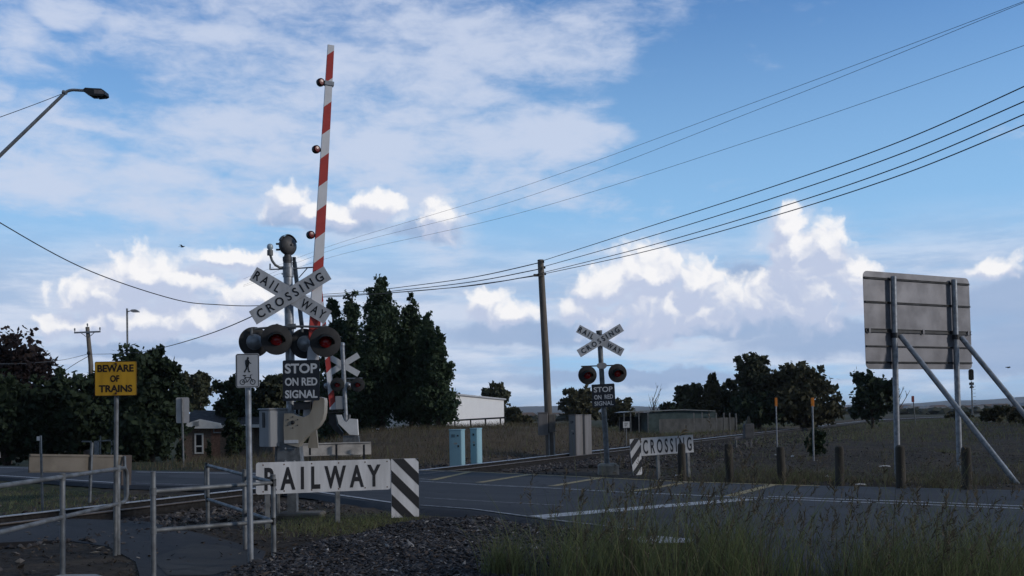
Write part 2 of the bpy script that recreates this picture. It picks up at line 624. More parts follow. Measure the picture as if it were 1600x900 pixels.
def interp_line(L, n):
    L = [Vector(p) for p in L]
    d = [0]
    for a, b in zip(L, L[1:]):
        d.append(d[-1] + (b - a).length)
    out = []
    for k in range(n):
        t = d[-1] * k / (n - 1)
        j = max(i for i in range(len(d) - 1) if d[i] <= t + 1e-9)
        u = (t - d[j]) / max(1e-9, d[j + 1] - d[j])
        out.append(L[j].lerp(L[j + 1], min(1, u)))
    return out


TR0 = gnd(680, 732)
TDIR = Vector((math.sin(R(26.0)), math.cos(R(26.0)), 0))
TNRM = Vector((TDIR.y, -TDIR.x, 0))        # towards the right / camera side
GAUGE = 1.15


def track_pt(t, off=0.0, z=0.0):
    """far rail's line: straight, then bending right beyond 125 m"""
    if t <= 118:
        return TR0 + TDIR * t + TNRM * off + Vector((0, 0, z))
    s_, Rr = t - 118, 160.0
    a = s_ / Rr
    c = TR0 + TDIR * 118 + TNRM * Rr
    p = c - TNRM * (Rr - off) * math.cos(a) + TDIR * (Rr - off) * math.sin(a)
    return p + Vector((0, 0, z))


TRK = np.array([track_pt(t, GAUGE / 2)[:2] for t in np.arange(-60, 330, 3.0)])


def d_track(x, y):
    x, y = np.asarray(x, float), np.asarray(y, float)
    # signed-less distance to the straight line plus the bend
    rel = (x - TR0.x) * TDIR.x + (y - TR0.y) * TDIR.y
    off = (x - TR0.x) * TNRM.x + (y - TR0.y) * TNRM.y - GAUGE / 2
    d = np.abs(off)
    far = rel > 116
    if np.any(far):
        xf, yf = x[far], y[far]
        P = TRK[TRK[:, 1] > 90]
        dd = np.full(xf.shape, 1e9)
        for q in P:
            dd = np.minimum(dd, np.hypot(xf - q[0], yf - q[1]))
        d = d.copy()
        d[far] = np.maximum(0, dd - .7)
    return d


def sst(v, a, b):
    t = np.clip((np.asarray(v, float) - a) / (b - a), 0, 1)
    return t * t * (3 - 2 * t)


def road_mask(x, y):
    """1 inside the road corridor, fading to 0 within 2 m outside"""
    fx = np.array([p.x for p in FARW]); fy = np.array([p.y for p in FARW])
    nx = np.array([p.x for p in NEARW]); ny = np.array([p.y for p in NEARW])
    yf = np.interp(x, fx, fy)
    yn = np.interp(x, nx, ny)
    o = np.maximum(y - yf, yn - y)
    return 1 - sst(o, 0.0, 1.2)


def off_track(x, y):
    return (np.asarray(x, float) - TR0.x) * TNRM.x + (np.asarray(y, float) - TR0.y) * TNRM.y


def height(x, y):
    x, y = np.asarray(x, float), np.asarray(y, float)
    h = np.full(x.shape, -0.06)
    bump = 0.05 * np.sin(x * .9 + 1.3 * np.sin(y * .6)) * np.sin(y * .8 + x * .3) + 0.03 * np.sin(2.3 * x + y) * np.sin(1.9 * y - x)
    ot = off_track(x, y)
    # dry bank beyond the crossing (between the poplars and the line)
    h += 0.95 * sst(y, 33, 52) * sst(x, -13, -8) * (1 - sst(x, 3, 11)) * (1 - sst(y, 66, 110)) * sst(-ot, 1.5, 9)
    # land falls away behind the road on the left
    h -= 1.25 * sst(y, 38, 60) * (1 - sst(x, -13, -7)) * (1 - sst(y, 90, 200))
    # low verge on the left between path and road
    h -= 0.14 * sst(-x, 5, 9) * sst(y, 14, 18) * (1 - sst(y, 27, 30))
    # rise on the right
    h += (0.55 * sst(x, 24, 40) * sst(y, 36, 56) * (1 - sst(y, 95, 170))) * sst(ot, 4, 18)
    # raised mound of chips in front
    h += bump * sst(y, 10, 40) * 0.8 + bump * .3
    # the formation of the line, cut a little lower than the road
    dt = d_track(x, y)
    k = (1 - sst(dt, 1.6, 3.4))
    h = h * (1 - k) + (-0.20) * k
    rm = road_mask(x, y)
    h = h * (1 - rm) + (-0.12) * rm
    far = sst(np.hypot(x, y), 150, 400)
    h = h * (1 - far) + (-0.3) * far
    return h


def h1(x, y):
    return float(height(np.array([x]), np.array([y]))[0])


def grid_sheet(xs, ys, hf):
    X, Y = np.meshgrid(xs, ys)
    Z = hf(X, Y)
    nx, ny = len(xs), len(ys)
    v = np.stack([X.ravel(), Y.ravel(), Z.ravel()], 1)
    i = np.arange(nx * ny).reshape(ny, nx)
    f = np.stack([i[:-1, :-1].ravel(), i[:-1, 1:].ravel(), i[1:, 1:].ravel(), i[1:, :-1].ravel()], 1)
    return v, f


def np_mesh(name, v, f, mats, smooth=True, midx=None):
    me = bpy.data.meshes.new(name)
    v, f = np.asarray(v, np.float32), np.asarray(f, np.int32)
    k = f.shape[1]
    me.vertices.add(len(v))
    me.vertices.foreach_set('co', v.ravel())
    me.loops.add(f.size)
    me.loops.foreach_set('vertex_index', f.ravel())
    me.polygons.add(len(f))
    me.polygons.foreach_set('loop_start', np.arange(0, f.size, k, dtype=np.int32))
    for m in (mats if isinstance(mats, (list, tuple)) else [mats]):
        me.materials.append(m)
    if midx is not None:
        me.polygons.foreach_set('material_index', np.asarray(midx, np.int32))
    me.update(calc_edges=True)
    me.polygons.foreach_set('use_smooth', [smooth] * len(f))
    o = bpy.data.objects.new(name, me)
    COL.objects.link(o)
    return o


def spaced(a, b, fine_lo, fine_hi, step, grow=1.12):
    xs = list(np.arange(fine_lo, fine_hi + 1e-6, step))
    s_ = step
    while xs[-1] < b:
        s_ *= grow
        xs.append(xs[-1] + s_)
    s_ = step
    while xs[0] > a:
        s_ *= grow
        xs.insert(0, xs[0] - s_)
    return np.array(xs)


def ground_material():
    m = bpy.data.materials.new('ground_soil_and_grass')
    m.use_nodes = True
    T = NT(m.node_tree)
    b = m.node_tree.nodes['Principled BSDF']
    oc = T.new('ShaderNodeTexCoord').outputs['Object']
    att = T.new('ShaderNodeAttribute', attribute_name='zone')
    cr, cg, cb = T.sep(att.outputs['Color'])
    n1 = T.noise(oc, 1.6, 8, 0.65, dim='3D')
    n2 = T.noise(oc, 9.0, 6, 0.65, dim='3D')
    n3 = T.noise(oc, 0.35, 4, 0.6, dim='3D')
    soil = T.mix(T.ss(n2, .3, .7), (0.024, 0.020, 0.017), (0.066, 0.052, 0.041))
    dry = T.mix(T.ss(n2, .3, .7), (0.055, 0.041, 0.028), (0.125, 0.095, 0.060))
    green = T.mix(T.ss(n2, .3, .7), (0.020, 0.028, 0.010), (0.052, 0.060, 0.024))
    plain = T.mix(T.ss(n3, .35, .65), (0.035, 0.042, 0.022), (0.10, 0.088, 0.055))
    jit = T.m('MULTIPLY', T.m('SUBTRACT', n1, .5), 1.3)
    c = T.mix(T.ss(T.m('ADD', cr, jit), .35, .65), soil, dry)
    c = T.mix(T.ss(T.m('ADD', cg, jit), .35, .65), c, green)
    c = T.mix(cb, c, plain)
    n4 = T.noise(oc, 0.55, 6, 0.65, 0.4, dim='3D')
    c = T.mix(T.m('MULTIPLY', T.ss(n4, .48, .66), .55), c, (0.105, 0.078, 0.052))
    c = T.mix(T.m('MULTIPLY', T.ss(n4, .46, .32), .5), c, (0.018, 0.016, 0.014))
    T.plug(b.inputs['Base Color'], c)
    b.inputs['Roughness'].default_value = 0.95
    b.inputs['Specular IOR Level'].default_value = 0.15
    bp = T.new('ShaderNodeBump')
    bp.inputs['Strength'].default_value = 0.6
    bp.inputs['Distance'].default_value = 0.05
    T.plug(bp.inputs['Height'], T.m('ADD', n1, n2))
    T.plug(b.inputs['Normal'], bp.outputs[0])
    return m


def zones(x, y):
    ot = off_track(x, y)
    far = sst(np.hypot(x, y), 160, 320)
    dry = sst(y, 30, 34) * sst(-ot, 1.0, 3.0) * sst(x, -14, -9)
    dry = np.maximum(dry, 0.55 * sst(y, 45, 70) * sst(ot, 3, 8))
    dry = np.maximum(dry, 0.30 * sst(x, 2, 4) * sst(y, 17, 19))
    green = 0.75 * (1 - sst(x, -13, -8)) * sst(y, 16, 20) + 0.35 * (1 - sst(x, -6, -2)) * (1 - sst(y, 18, 30)) * sst(y, 13, 15)
    green = np.maximum(green, 0.7 * sst(y, 46, 60) * sst(-ot, 3, 6) * sst(x, 6, 10))
    green = np.maximum(green, 0.62 * sst(y, 80, 120) * sst(ot, 2, 6))
    return np.stack([dry, np.clip(green, 0, 1), far, np.ones_like(far)], -1)


xs = spaced(-6000, 6000, -26, 46, 0.55, 1.10)
ys = spaced(-60, 9000, 2, 72, 0.55, 1.10)
v, f = grid_sheet(xs, ys, height)
g = np_mesh('ground', v, f, ground_material())
g['kind'] = 'structure'
ca = g.data.color_attributes.new('zone', 'FLOAT_COLOR', 'POINT')
ca.data.foreach_set('color', zones(v[:, 0], v[:, 1]).astype(np.float32).ravel())


def asphalt_material(name, c1, c2, fine=(0.7, 1.3), dusty=.25):
    m = bpy.data.materials.new(name)
    m.use_nodes = True
    T = NT(m.node_tree)
    b = m.node_tree.nodes['Principled BSDF']
    oc = T.new('ShaderNodeTexCoord').outputs['Object']
    # long tyre-worn bands follow the road's run (towards lower right)
    rt = T.new('ShaderNodeVectorRotate', rotation_type='Z_AXIS')
    T.plug(rt.inputs['Vector'], oc)
    rt.inputs['Angle'].default_value = R(38)
    band = T.noise(T.vm('MULTIPLY', rt.outputs[0], (0.05, 1.0, 1)), 1.5, 5, 0.55, dim='3D')
    n = T.noise(oc, 0.7, 6, 0.6, dim='3D')
    fn = T.noise(oc, 90, 3, 0.7, dim='3D')
    f_ = T.m('ADD', T.m('MULTIPLY', band, .6), T.m('MULTIPLY', n, .4))
    c = T.mix(T.ss(f_, .36, .64), c1, c2)
    c = T.mix(1.0, c, T.mix(fn, (fine[0],) * 3, (fine[1],) * 3), 'MULTIPLY')
    # oil drips, patches and cracks
    st = T.noise(oc, 1.7, 5, 0.7, dim='3D')
    c = T.mix(T.m('MULTIPLY', T.ss(st, .60, .72), .55), c, (0.014, 0.014, 0.016))
    vo = T.new('ShaderNodeTexVoronoi', feature='DISTANCE_TO_EDGE')
    wob = T.noise(oc, 1.1, 5, 0.6, out=1, dim='3D')
    T.plug(vo.inputs['Vector'], T.vm('ADD', oc, T.vm('MULTIPLY', wob, (1.1, 1.1, 0))))
    vo.inputs['Scale'].default_value = 0.33
    crack = T.m('MULTIPLY', T.ss(vo.outputs['Distance'], .012, .003), T.ss(n, .42, .55))
    c = T.mix(T.m('MULTIPLY', crack, .8), c, (0.010, 0.010, 0.011))
    pv = T.new('ShaderNodeTexVoronoi', feature='F1', distance='CHEBYCHEV')
    T.plug(pv.inputs['Vector'], rt.outputs[0])
    pv.inputs['Scale'].default_value = 0.22
    pc = T.sep(pv.outputs['Color'])[0]
    c = T.mix(T.m('MULTIPLY', T.ss(pc, .70, .72), .45), c, tuple(q * .55 for q in c1))
    c = T.mix(T.m('MULTIPLY', T.ss(pc, .22, .20), .35), c, tuple(q * 1.5 for q in c2))
    dust = T.noise(oc, 3.2, 7, 0.72, dim='3D')
    c = T.mix(T.m('MULTIPLY', T.ss(dust, .52, .75), dusty), c, (0.085, 0.075, 0.064))
    T.plug(b.inputs['Base Color'], c)
    b.inputs['Roughness'].default_value = 0.8
    b.inputs['Specular IOR Level'].default_value = 0.3
    bp = T.new('ShaderNodeBump')
    bp.inputs['Strength'].default_value = 0.25
    bp.inputs['Distance'].default_value = 0.01
    T.plug(bp.inputs['Height'], fn)
    T.plug(b.inputs['Normal'], bp.outputs[0])
    return m


ASPH = asphalt_material('road_asphalt', (0.030, 0.031, 0.037), (0.048, 0.049, 0.056))
PATHM = asphalt_material('path_asphalt', (0.020, 0.020, 0.024), (0.034, 0.033, 0.037), dusty=.5)


def paint_material(name, col, wear, asph=(0.045, 0.047, 0.052)):
    m = bpy.data.materials.new(name)
    m.use_nodes = True
    T = NT(m.node_tree)
    b = m.node_tree.nodes['Principled BSDF']
    oc = T.new('ShaderNodeTexCoord').outputs['Object']
    n = T.noise(oc, 5.0, 8, 0.7, dim='3D')
    n2 = T.noise(oc, 40.0, 4, 0.7, dim='3D')
    k = T.m('ADD', T.m('MULTIPLY', n, .65), T.m('MULTIPLY', n2, .35))
    T.plug(b.inputs['Base Color'], T.mix(T.ss(k, wear - .1, wear + .1), asph, col))
    b.inputs['Roughness'].default_value = 0.7
    return m


PW = paint_material('white_road_paint', (0.46, 0.47, 0.50), 0.42)
PWW = paint_material('worn_white_road_paint', (0.30, 0.31, 0.33), 0.50)
PY = paint_material('worn_yellow_road_paint', (0.38, 0.29, 0.12), 0.45)


def strip_sheet(name, A, B, z, mats, thick=None, n=120):
    a, b = interp_line(A, n), interp_line(B, n)
    mb = MB()
    vs = []
    for p, q in zip(a, b):
        vs += [(p.x, p.y, z), (q.x, q.y, z)]
    mb.add(vs, [(2 * k, 2 * k + 1, 2 * k + 3, 2 * k + 2) for k in range(n - 1)])
    o = mb.build(name, mats, smooth=0)
    o['kind'] = 'structure'
    return o


# road: ribbon with matching columns, slightly dropped shoulders
def road_ribbon():
    xs_ = np.concatenate([np.linspace(FARW[0].x, -12, 30), np.linspace(-11.5, 14, 70), np.linspace(14.5, FARW[-1].x, 20)])
    # parametrise both edges by arclength fraction between landmark pairs
    a, b = interp_line(FARW, 160), interp_line(NEARW, 160)
    mb = MB()
    vs, n = [], len(a)
    for p, q in zip(a, b):
        d = (q - p).normalized()
        vs += [tuple(p - d * .25) [:2] + (-.11,), (p.x, p.y, -.012), tuple(p + d * .5)[:2] + (0,), tuple(q - d * .5)[:2] + (0,), (q.x, q.y, -.012), tuple(q + d * .25)[:2] + (-.11,)]
    fs = [(6 * k + j, 6 * k + j + 1, 6 * k + j + 7, 6 * k + j + 6) for k in range(n - 1) for j in range(5)]
    mb.add(vs, fs)
    o = mb.build('road', ASPH, smooth=30)
    o['kind'] = 'structure'


road_ribbon()


def line_mark(mb, pts, w, z=0.005, dash=None, n=60):
    L = interp_line(pts, n)
    vs = []
    for k, p in enumerate(L):
        t = (L[min(k + 1, n - 1)] - L[max(k - 1, 0)]).normalized()
        s_ = Vector((-t.y, t.x, 0)) * w / 2
        vs += [(p.x + s_.x, p.y + s_.y, z), (p.x - s_.x, p.y - s_.y, z)]
    mb.add(vs, [(2 * k, 2 * k + 1, 2 * k + 3, 2 * k + 2) for k in range(n - 1)])


def gl(*px):
    return [gnd(*p) for p in px]


mb = MB()
line_mark(mb, gl((832, 808.5), (1000, 794), (1170, 780)), 0.42)
line_mark(mb, gl((1016, 771), (1200, 779), (1290, 783), (1430, 788), (1600, 795), (1900, 810)), 0.10)
line_mark(mb, gl((1200, 776), (1290, 779.5), (1430, 784), (1600, 791), (1900, 805)), 0.10)
line_mark(mb, gl((-400, 727), (0, 730.5), (160, 734)), 0.14)
line_mark(mb, gl((-300, 734), (0, 743), (176, 754), (200, 755.5)), 0.12)
line_mark(mb, gl((212, 737.5), (385, 740), (520, 739.5)), 0.16)
line_mark(mb, gl((488, 767.5), (610, 785), (650, 789)), 0.10)
mb.build('road_markings', PW, smooth=0)['kind'] = 'structure'
mb = MB()
line_mark(mb, gl((656, 752), (760, 758), (864, 763), (1016, 771.5)), 0.16)
line_mark(mb, gl((656, 748), (680, 750.5)), 0.10)
line_mark(mb, gl((664, 778), (760, 783.5), (880, 790)), 0.06)
line_mark(mb, gl((656, 789.5), (740, 795.5), (856, 811.5), (1008, 829)), 0.09)
line_mark(mb, gl((212, 755), (316, 758), (400, 762)), 0.09)
mb.build('worn_road_markings', PWW, smooth=0)['kind'] = 'structure'
mb = MB()
line_mark(mb, gl((656, 735), (752, 738), (936, 746.5), (1072, 753), (1280, 759.5)), 0.16, 0.0055)
for a, b in (((676, 750.5), (735, 737.5)), ((748, 754.5), (826, 742)), ((862, 760), (936, 747.5)), ((992, 767.5), (1074, 754)), ((1140, 775.5), (1210, 757.5))):
    line_mark(mb, gl(a, b), 0.22, 0.0095)
mb.build('yellow_box_markings', PY, smooth=0)['kind'] = 'structure'
# the scuffed white patch on the near shoulder
mb = MB()
P = gl((958, 844), (985, 840), (1030, 838), (1084, 843), (1082, 848), (1010, 850))
mb.add([(p.x, p.y, 0.006) for p in P], [tuple(range(len(P)))])
mb.build('painted_island_marking', PW, smooth=0)['kind'] = 'structure'

# the shared path through the handrails
PATHPX = ((-260, 850), (30, 810), (110, 806), (230, 811), (300, 826), (365, 842), (415, 856), (402, 884), (340, 905), (222, 905), (212, 872), (170, 849), (100, 839), (0, 843), (-260, 885))
P = gl(*PATHPX)
mb = MB()
mb.prism([(p.x, p.y, -0.042) for p in P], (0, 0, -0.1))
mb.build('footpath', PATHM, smooth=0)['kind'] = 'structure'
mb = MB()
for P in (gl((64, 902), (96, 893), (150, 893), (196, 905), (130, 935)), gl((282, 904), (318, 896.5), (352, 898), (350, 915), (300, 930))):
    mb.prism([(p.x, p.y, -0.028) for p in P], (0, 0, -0.1))
mb.build('concrete_path_edge', CONCL, smooth=0)['kind'] = 'structure'
PATCHM = asphalt_material('path_patch_asphalt', (0.034, 0.032, 0.032), (0.052, 0.049, 0.047), dusty=.5)
mb = MB()
P = gl((236, 868), (300, 845), (352, 848), (388, 858), (384, 880), (330, 893), (262, 893))
mb.add([(p.x, p.y, -0.036) for p in P], [tuple(range(len(P)))])
mb.build('path_patch', PATCHM, smooth=0)['kind'] = 'structure'

# ------------------------------------------------------------------ railway line
trk = thing('railway_track', 'single railway line of two steel rails running from lower left to the far right', 'railway track', track_pt(0, GAUGE / 2, -.18))
ti = trk.location.copy()
ts = list(np.arange(-32, 118, 3.0)) + list(np.arange(118, 290, 6.0))
for off, wear in ((0.0, 1), (GAUGE, 0)):
    mb = MB()
    prof = [(-.065, -.16), (.065, -.16), (.065, -.145), (.012, -.125), (.012, -.04), (.034, -.03 + .022), (.034, 0.006), (.028, 0.012), (-.028, 0.012), (-.034, .006), (-.034, -.008), (-.012, -.04), (-.012, -.125), (-.065, -.145)]
    n = len(prof)
    vs, fs, mi = [], [], []
    for t in ts:
        for (a, z) in prof:
            vs.append(track_pt(t, off + a, z) - ti)
    for k in range(len(ts) - 1):
        for j in range(n):
            fs.append((k * n + j, k * n + (j + 1) % n, (k + 1) * n + (j + 1) % n, (k + 1) * n + j))
            mi.append(1 if j in (5, 6, 7, 8, 9) else 0)
    o = len(mb.v)
    mb.v, mb.f, mb.i = [tuple(q) for q in vs], fs, mi
    mb.build('rail', [STEELR, SHINY if wear else mat('dull_rail_head', (0.14, 0.12, 0.11), 0.5, 0.4)], trk, smooth=20)
# sleepers: those in view near the crossing one by one, the far ones as one part
slm = MB()
slm.box(-.115, .115, -1.15, 1.15, -.13, 0, bev=.012)
first = None
for k in range(-38, 38):
    t = k * .62
    c = track_pt(t, GAUGE / 2, -.165)
    if road_mask(np.array([c.x]), np.array([c.y]))[0] > .15:
        continue
    o = slm.build('sleeper', SLEEPM, trk) if first is None else first.copy()
    if first is not None:
        COL.objects.link(o)
    first = first or o
    o.location = c - ti + Vector((0, 0, random.uniform(-.012, .008)))
    o.rotation_euler = (0, 0, math.atan2(TDIR.y, TDIR.x) + random.uniform(-.02, .02))
mb = MB()
for k in range(38, 300):
    t = k * .62
    c, c2 = track_pt(t, GAUGE / 2, -.23) - ti, track_pt(t + .1, GAUGE / 2, -.23) - ti
    d = (c2 - c).normalized()
    mb.obox(c, d * .115, Vector((-d.y, d.x, 0)) * 1.15, (0, 0, .065))
tag(mb.build('far_sleepers', SLEEPM, trk, smooth=0), kind='stuff')


# loose stones and chips (uncountable): small faceted lumps
def lumps(name, P, size, flat, mats, label, cat, midx=None):
    """P: (n,3) centres"""
    rng = np.random.default_rng(len(P))
    n = len(P)
    base = np.array([(1, 0, 0), (-1, 0, 0), (0, 1, 0), (0, -1, 0), (0, 0, 1), (0, 0, -1)], float)
    fc = np.array([(0, 2, 4), (2, 1, 4), (1, 3, 4), (3, 0, 4), (2, 0, 5), (1, 2, 5), (3, 1, 5), (0, 3, 5)])
    a = rng.uniform(0, 2 * np.pi, n)
    tx, ty = rng.normal(0, .35, n), rng.normal(0, .35, n)
    s = size * rng.lognormal(0, .35, n)[:, None] * rng.uniform(.6, 1.2, (n, 3)) * np.array(flat)
    pts = base[None] * s[:, None, :] * rng.uniform(.65, 1.25, (n, 6, 3))
    x, y, z = pts[..., 0], pts[..., 1], pts[..., 2]
    ca_, sa_ = np.cos(a)[:, None], np.sin(a)[:, None]
    x, y = x * ca_ - y * sa_, x * sa_ + y * ca_
    z = z + x * tx[:, None] + y * ty[:, None]
    V = np.stack([x, y, z], -1) + P[:, None, :]
    Fc = fc[None] + (np.arange(n) * 6)[:, None, None]
    mi = np.repeat(midx, 8) if midx is not None else None
    o = np_mesh(name, V.reshape(-1, 3), Fc.reshape(-1, 3), mats, False, mi)
    return tag(o, label, cat, kind='stuff')


rng = np.random.default_rng(3)
# mound of dark chips in the foreground
BACKE = [gnd(*p) for p in ((330, 905), (400, 880), (440, 862), (520, 838), (610, 818), (680, 808), (760, 801), (860, 818), (960, 834), (1040, 850), (1150, 880), (1320, 930), (1700, 1110))]
bx = np.array([p.x for p in BACKE]); by = np.array([p.y for p in BACKE])


def mound(x, y):
    yb = np.interp(x, bx, by)
    inn = sst(yb - y, -0.1, 1.6) * sst(y, 2.5, 4.5) * sst(x, -3.6, -2.7) * (1 - sst(x, 8, 10))
    return -0.16 + inn * (0.25 + 0.035 * np.sin(x * 2.1 + y) * np.sin(y * 1.7 - x * .6))


GRAV = mat('dark_chip_bed', (0.040, 0.038, 0.042), 0.95, 0, 0.45, 14, 0.8, 40)
v, f = grid_sheet(np.arange(-4.2, 10.6, .16), np.arange(2, 18, .16), mound)
np_mesh('gravel_mound', v, f, GRAV)['kind'] = 'structure'
n = 42000
px_ = rng.uniform(-3.4, 6.5, n * 2); py_ = 5.5 + 11.5 * rng.uniform(0, 1, n * 2) ** 1.1
ok = py_ < np.interp(px_, bx, by) + rng.normal(0, .12, n * 2) - .05
px_, py_ = px_[ok][:n], py_[ok][:n]
P = np.stack([px_, py_, np.maximum(mound(px_, py_), height(px_, py_)) + rng.uniform(0, .02, len(px_))], 1)
CH = [mat('dark_chip', (0.036, 0.035, 0.040), 0.9, var=.4), mat('grey_chip', (0.085, 0.083, 0.090), 0.8, var=.3), mat('brown_chip', (0.085, 0.065, 0.055), 0.9, var=.3), mat('pale_chip', (0.28, 0.27, 0.27), 0.8, var=.3)]
lumps('loose_gravel', P, 0.0215, (1.5, .75, .45), CH, 'dark loose gravel chips heaped at the roadside in the foreground', 'gravel',
      rng.choice(4, len(P), p=[.56, .28, .13, .03]))
# ballast beside the rails, thrown wider on the right side
n = 30000
t = rng.uniform(-24, 1, n) ; t = np.where(rng.uniform(0, 1, n) < .68, 2 + 58 * rng.uniform(0, 1, n) ** 1.5, t)
o_ = GAUGE / 2 + rng.normal(0.5, 1.5, n)
o_ = np.where(t > 2, GAUGE / 2 + rng.normal(1.6, 2.2, n), o_)
X = TR0.x + TDIR.x * t + TNRM.x * o_; Y = TR0.y + TDIR.y * t + TNRM.y * o_
ok = road_mask(X, Y) < .1
X, Y = X[ok], Y[ok]
P = np.stack([X, Y, height(X, Y) + rng.uniform(0, .03, len(X))], 1)
BL = [mat('ballast_dark', (0.045, 0.040, 0.042), 0.95, var=.3), mat('ballast_grey', (0.085, 0.078, 0.080), 0.95, var=.3), mat('ballast_pale', (0.15, 0.135, 0.125), 0.9, var=.3)]
lumps('track_ballast', P, 0.05, (1, 1, .75), BL, 'purplish grey crushed stone ballast strewn along the rails', 'ballast', rng.choice(3, len(P), p=[.5, .38, .12]))
# leaf and twig litter on the dirt by path and bollards
n = 14000
X = np.concatenate([rng.uniform(-9, -1, n // 2), rng.uniform(3, 18, n // 2)]); Y = np.concatenate([rng.uniform(8, 22, n // 2), rng.uniform(17.5, 40, n // 2)])
ok = (road_mask(X, Y) < .1)
X, Y = X[ok], Y[ok]
pathp = gl(*PATHPX)


def inside(X, Y, poly):
    r_ = np.zeros(X.shape, bool)
    for p, q in zip(poly, poly[1:] + poly[:1]):
        r_ ^= ((p.y > Y) != (q.y > Y)) & (X < (q.x - p.x) * (Y - p.y) / (q.y - p.y + 1e-12) + p.x)
    return r_


on_path = inside(X, Y, pathp)
keep = ~on_path | (np.random.default_rng(8).uniform(0, 1, len(X)) < .12)
X, Y, on_path = X[keep], Y[keep], on_path[keep]
P = np.stack([X, Y, np.where(on_path, -.032, height(X, Y) + .012)], 1)
lumps('leaf_litter', P, 0.022, (1.7, .6, .3), [mat('litter_brown', (0.07, 0.052, 0.038), .95), mat('litter_dark', (0.03, 0.026, 0.023), .95), mat('litter_pale', (0.22, 0.20, 0.17), .9)],
      'scattered dead leaves and twigs on the bare dirt', 'leaf litter', rng.choice(3, len(P), p=[.5, .45, .05]))

# ------------------------------------------------------------------ level crossing signals
def board_poly(c, ang, L, W, y):
    """corners of a board of length L, width W turned by ang (deg) about c in the xz plane"""
    u = Vector((math.cos(R(ang)), 0, math.sin(R(ang))))
    w = Vector((-u.z, 0, u.x))
    c = Vector((c[0], y, c[2]))
    return [c - u * L / 2 - w * W / 2, c + u * L / 2 - w * W / 2, c + u * L / 2 + w * W / 2, c - u * L / 2 + w * W / 2]


def signal_light(parent, c, n, Rd, lens_r, arm=None, back=False):
    """round black disc with hooded red lens in front and silver housing behind; faces n"""
    n = Vector(n).normalized()
    c = Vector(c)
    mb = MB()
    mb.lathe([(0.001, 0), (Rd - .012, 0), (Rd, -.006), (Rd, -.016), (Rd - .012, -.022), (0.001, -.022)], c, n, 40)
    d = mb.build('signal_light', DISC, parent)
    MB().lathe([(lens_r, .004), (lens_r * .97, .03), (lens_r * .72, .06), (lens_r * .35, .074), (0.001, .078)], c, n, 24).build('lens', REDLENS, d, smooth=60)
    # hood: an open half tube over the lens, longer at the top
    u, w, t = basis(n)
    mb = MB()
    r1, N = lens_r * 1.34, 22
    vs = []
    for j in range(N + 1):
        a = R(-15 + 210 * j / N)
        ln = .05 + lens_r * 2.0 * max(0, math.sin(math.pi * (j / N))) ** .6
        for (rr, zz) in ((r1, .002), (r1 * 1.02, ln), (r1 * .955, ln), (r1 * .94, .002)):
            vs.append(c + (u * math.cos(a) + w * math.sin(a)) * rr + t * zz - Vector((0, 0, .26 * zz)))
    mb.add(vs, [(4 * j + k, 4 * j + (k + 1) % 4, 4 * j + 4 + (k + 1) % 4, 4 * j + 4 + k) for j in range(N) for k in range(4)] + [(0, 1, 2, 3), (4 * N + 3, 4 * N + 2, 4 * N + 1, 4 * N)])
    mb.build('hood', VISOR, d)
    s_ = lens_r * 1.25
    MB().lathe([(s_, -.023), (s_ * 1.06, -.03), (s_ * 1.06, -.05), (s_, -.055), (s_ * .93, -.10), (s_ * .7, -.15), (s_ * .38, -.178), (0.001, -.186)], c, n, 24).build('housing', GALV, d, smooth=50)
    return d


def rounded_plate(name, mats, parent, x0, x1, z0, z1, r, y0, y1, M=None):
    return MB().prism(rrect(x0, x1, z0, z1, r, y0), (0, y1 - y0, 0)).build(name, mats, parent, smooth=30, M=M)


BOOM_RED = None


def boom_material(period=.905, shift=0.0, duty=.465, name='red_and_white_boom_paint'):
    m = bpy.data.materials.new(name)
    m.use_nodes = True
    T = NT(m.node_tree)
    b = m.node_tree.nodes['Principled BSDF']
    oc = T.new('ShaderNodeTexCoord').outputs['Object']
    x, y, z = T.sep(oc)
    ph = T.m('FRACT', T.m('DIVIDE', T.m('SUBTRACT', T.m('ADD', z, 20 * period + shift), T.m('MULTIPLY', x, 0.9)), period))
    f = T.ss(ph, duty - .003, duty + .003)
    n = T.noise(oc, 9, 6, .6, dim='3D')
    red = T.mix(n, (0.30, 0.022, 0.022), (0.50, 0.05, 0.04))
    wht = T.mix(n, (0.58, 0.59, 0.63), (0.72, 0.73, 0.77))
    T.plug(b.inputs['Base Color'], T.mix(f, wht, red))
    b.inputs['Roughness'].default_value = .55
    return m


BOOMM = boom_material(shift=-.12)

# --- the near signal, with bell, crossbuck, lamps, boom and its drive
B = gnd(450, 803)
B.z = h1(B.x, B.y)
SY = B.y
L = Loc(B)
sig = thing('level_crossing_signal', 'tall nearest crossing mast with bell, crossbuck, red lamps and raised red and white boom', 'railway signal', B)
px = SY / F
MB().box(L.p(436, 803).x, L.p(505, 803).x, -.25, .3, -.1, .1, bev=.03).build('concrete_footing', FOOT, sig)
# column that widens to its foot
mb = MB()
mb.prism([L.p(*q) for q in ((431, 764), (473, 764), (467, 690), (434, 690))], (0, .28, 0))
mb.prism([L.p(q[0], q[1], .05) for q in ((449, 802), (463, 802), (463, 764), (449, 764))], (0, .16, 0))
mb.build('base_column', GALVD, sig)
for py in (701, 721):
    for qx in (446, 460):
        MB().lathe([(.022, 0), (.022, .018), (.012, .03), (.001, .03)], L.p(qx, py, -.006), (0, -1, 0), 6).build('fixing_bolt', GALV, sig, smooth=0)
    MB().obox(L.p(453, py, -.004), (.09, 0, 0), (0, .004, 0), (0, 0, .006)).build('fixing_strap', GALV, sig, smooth=0)
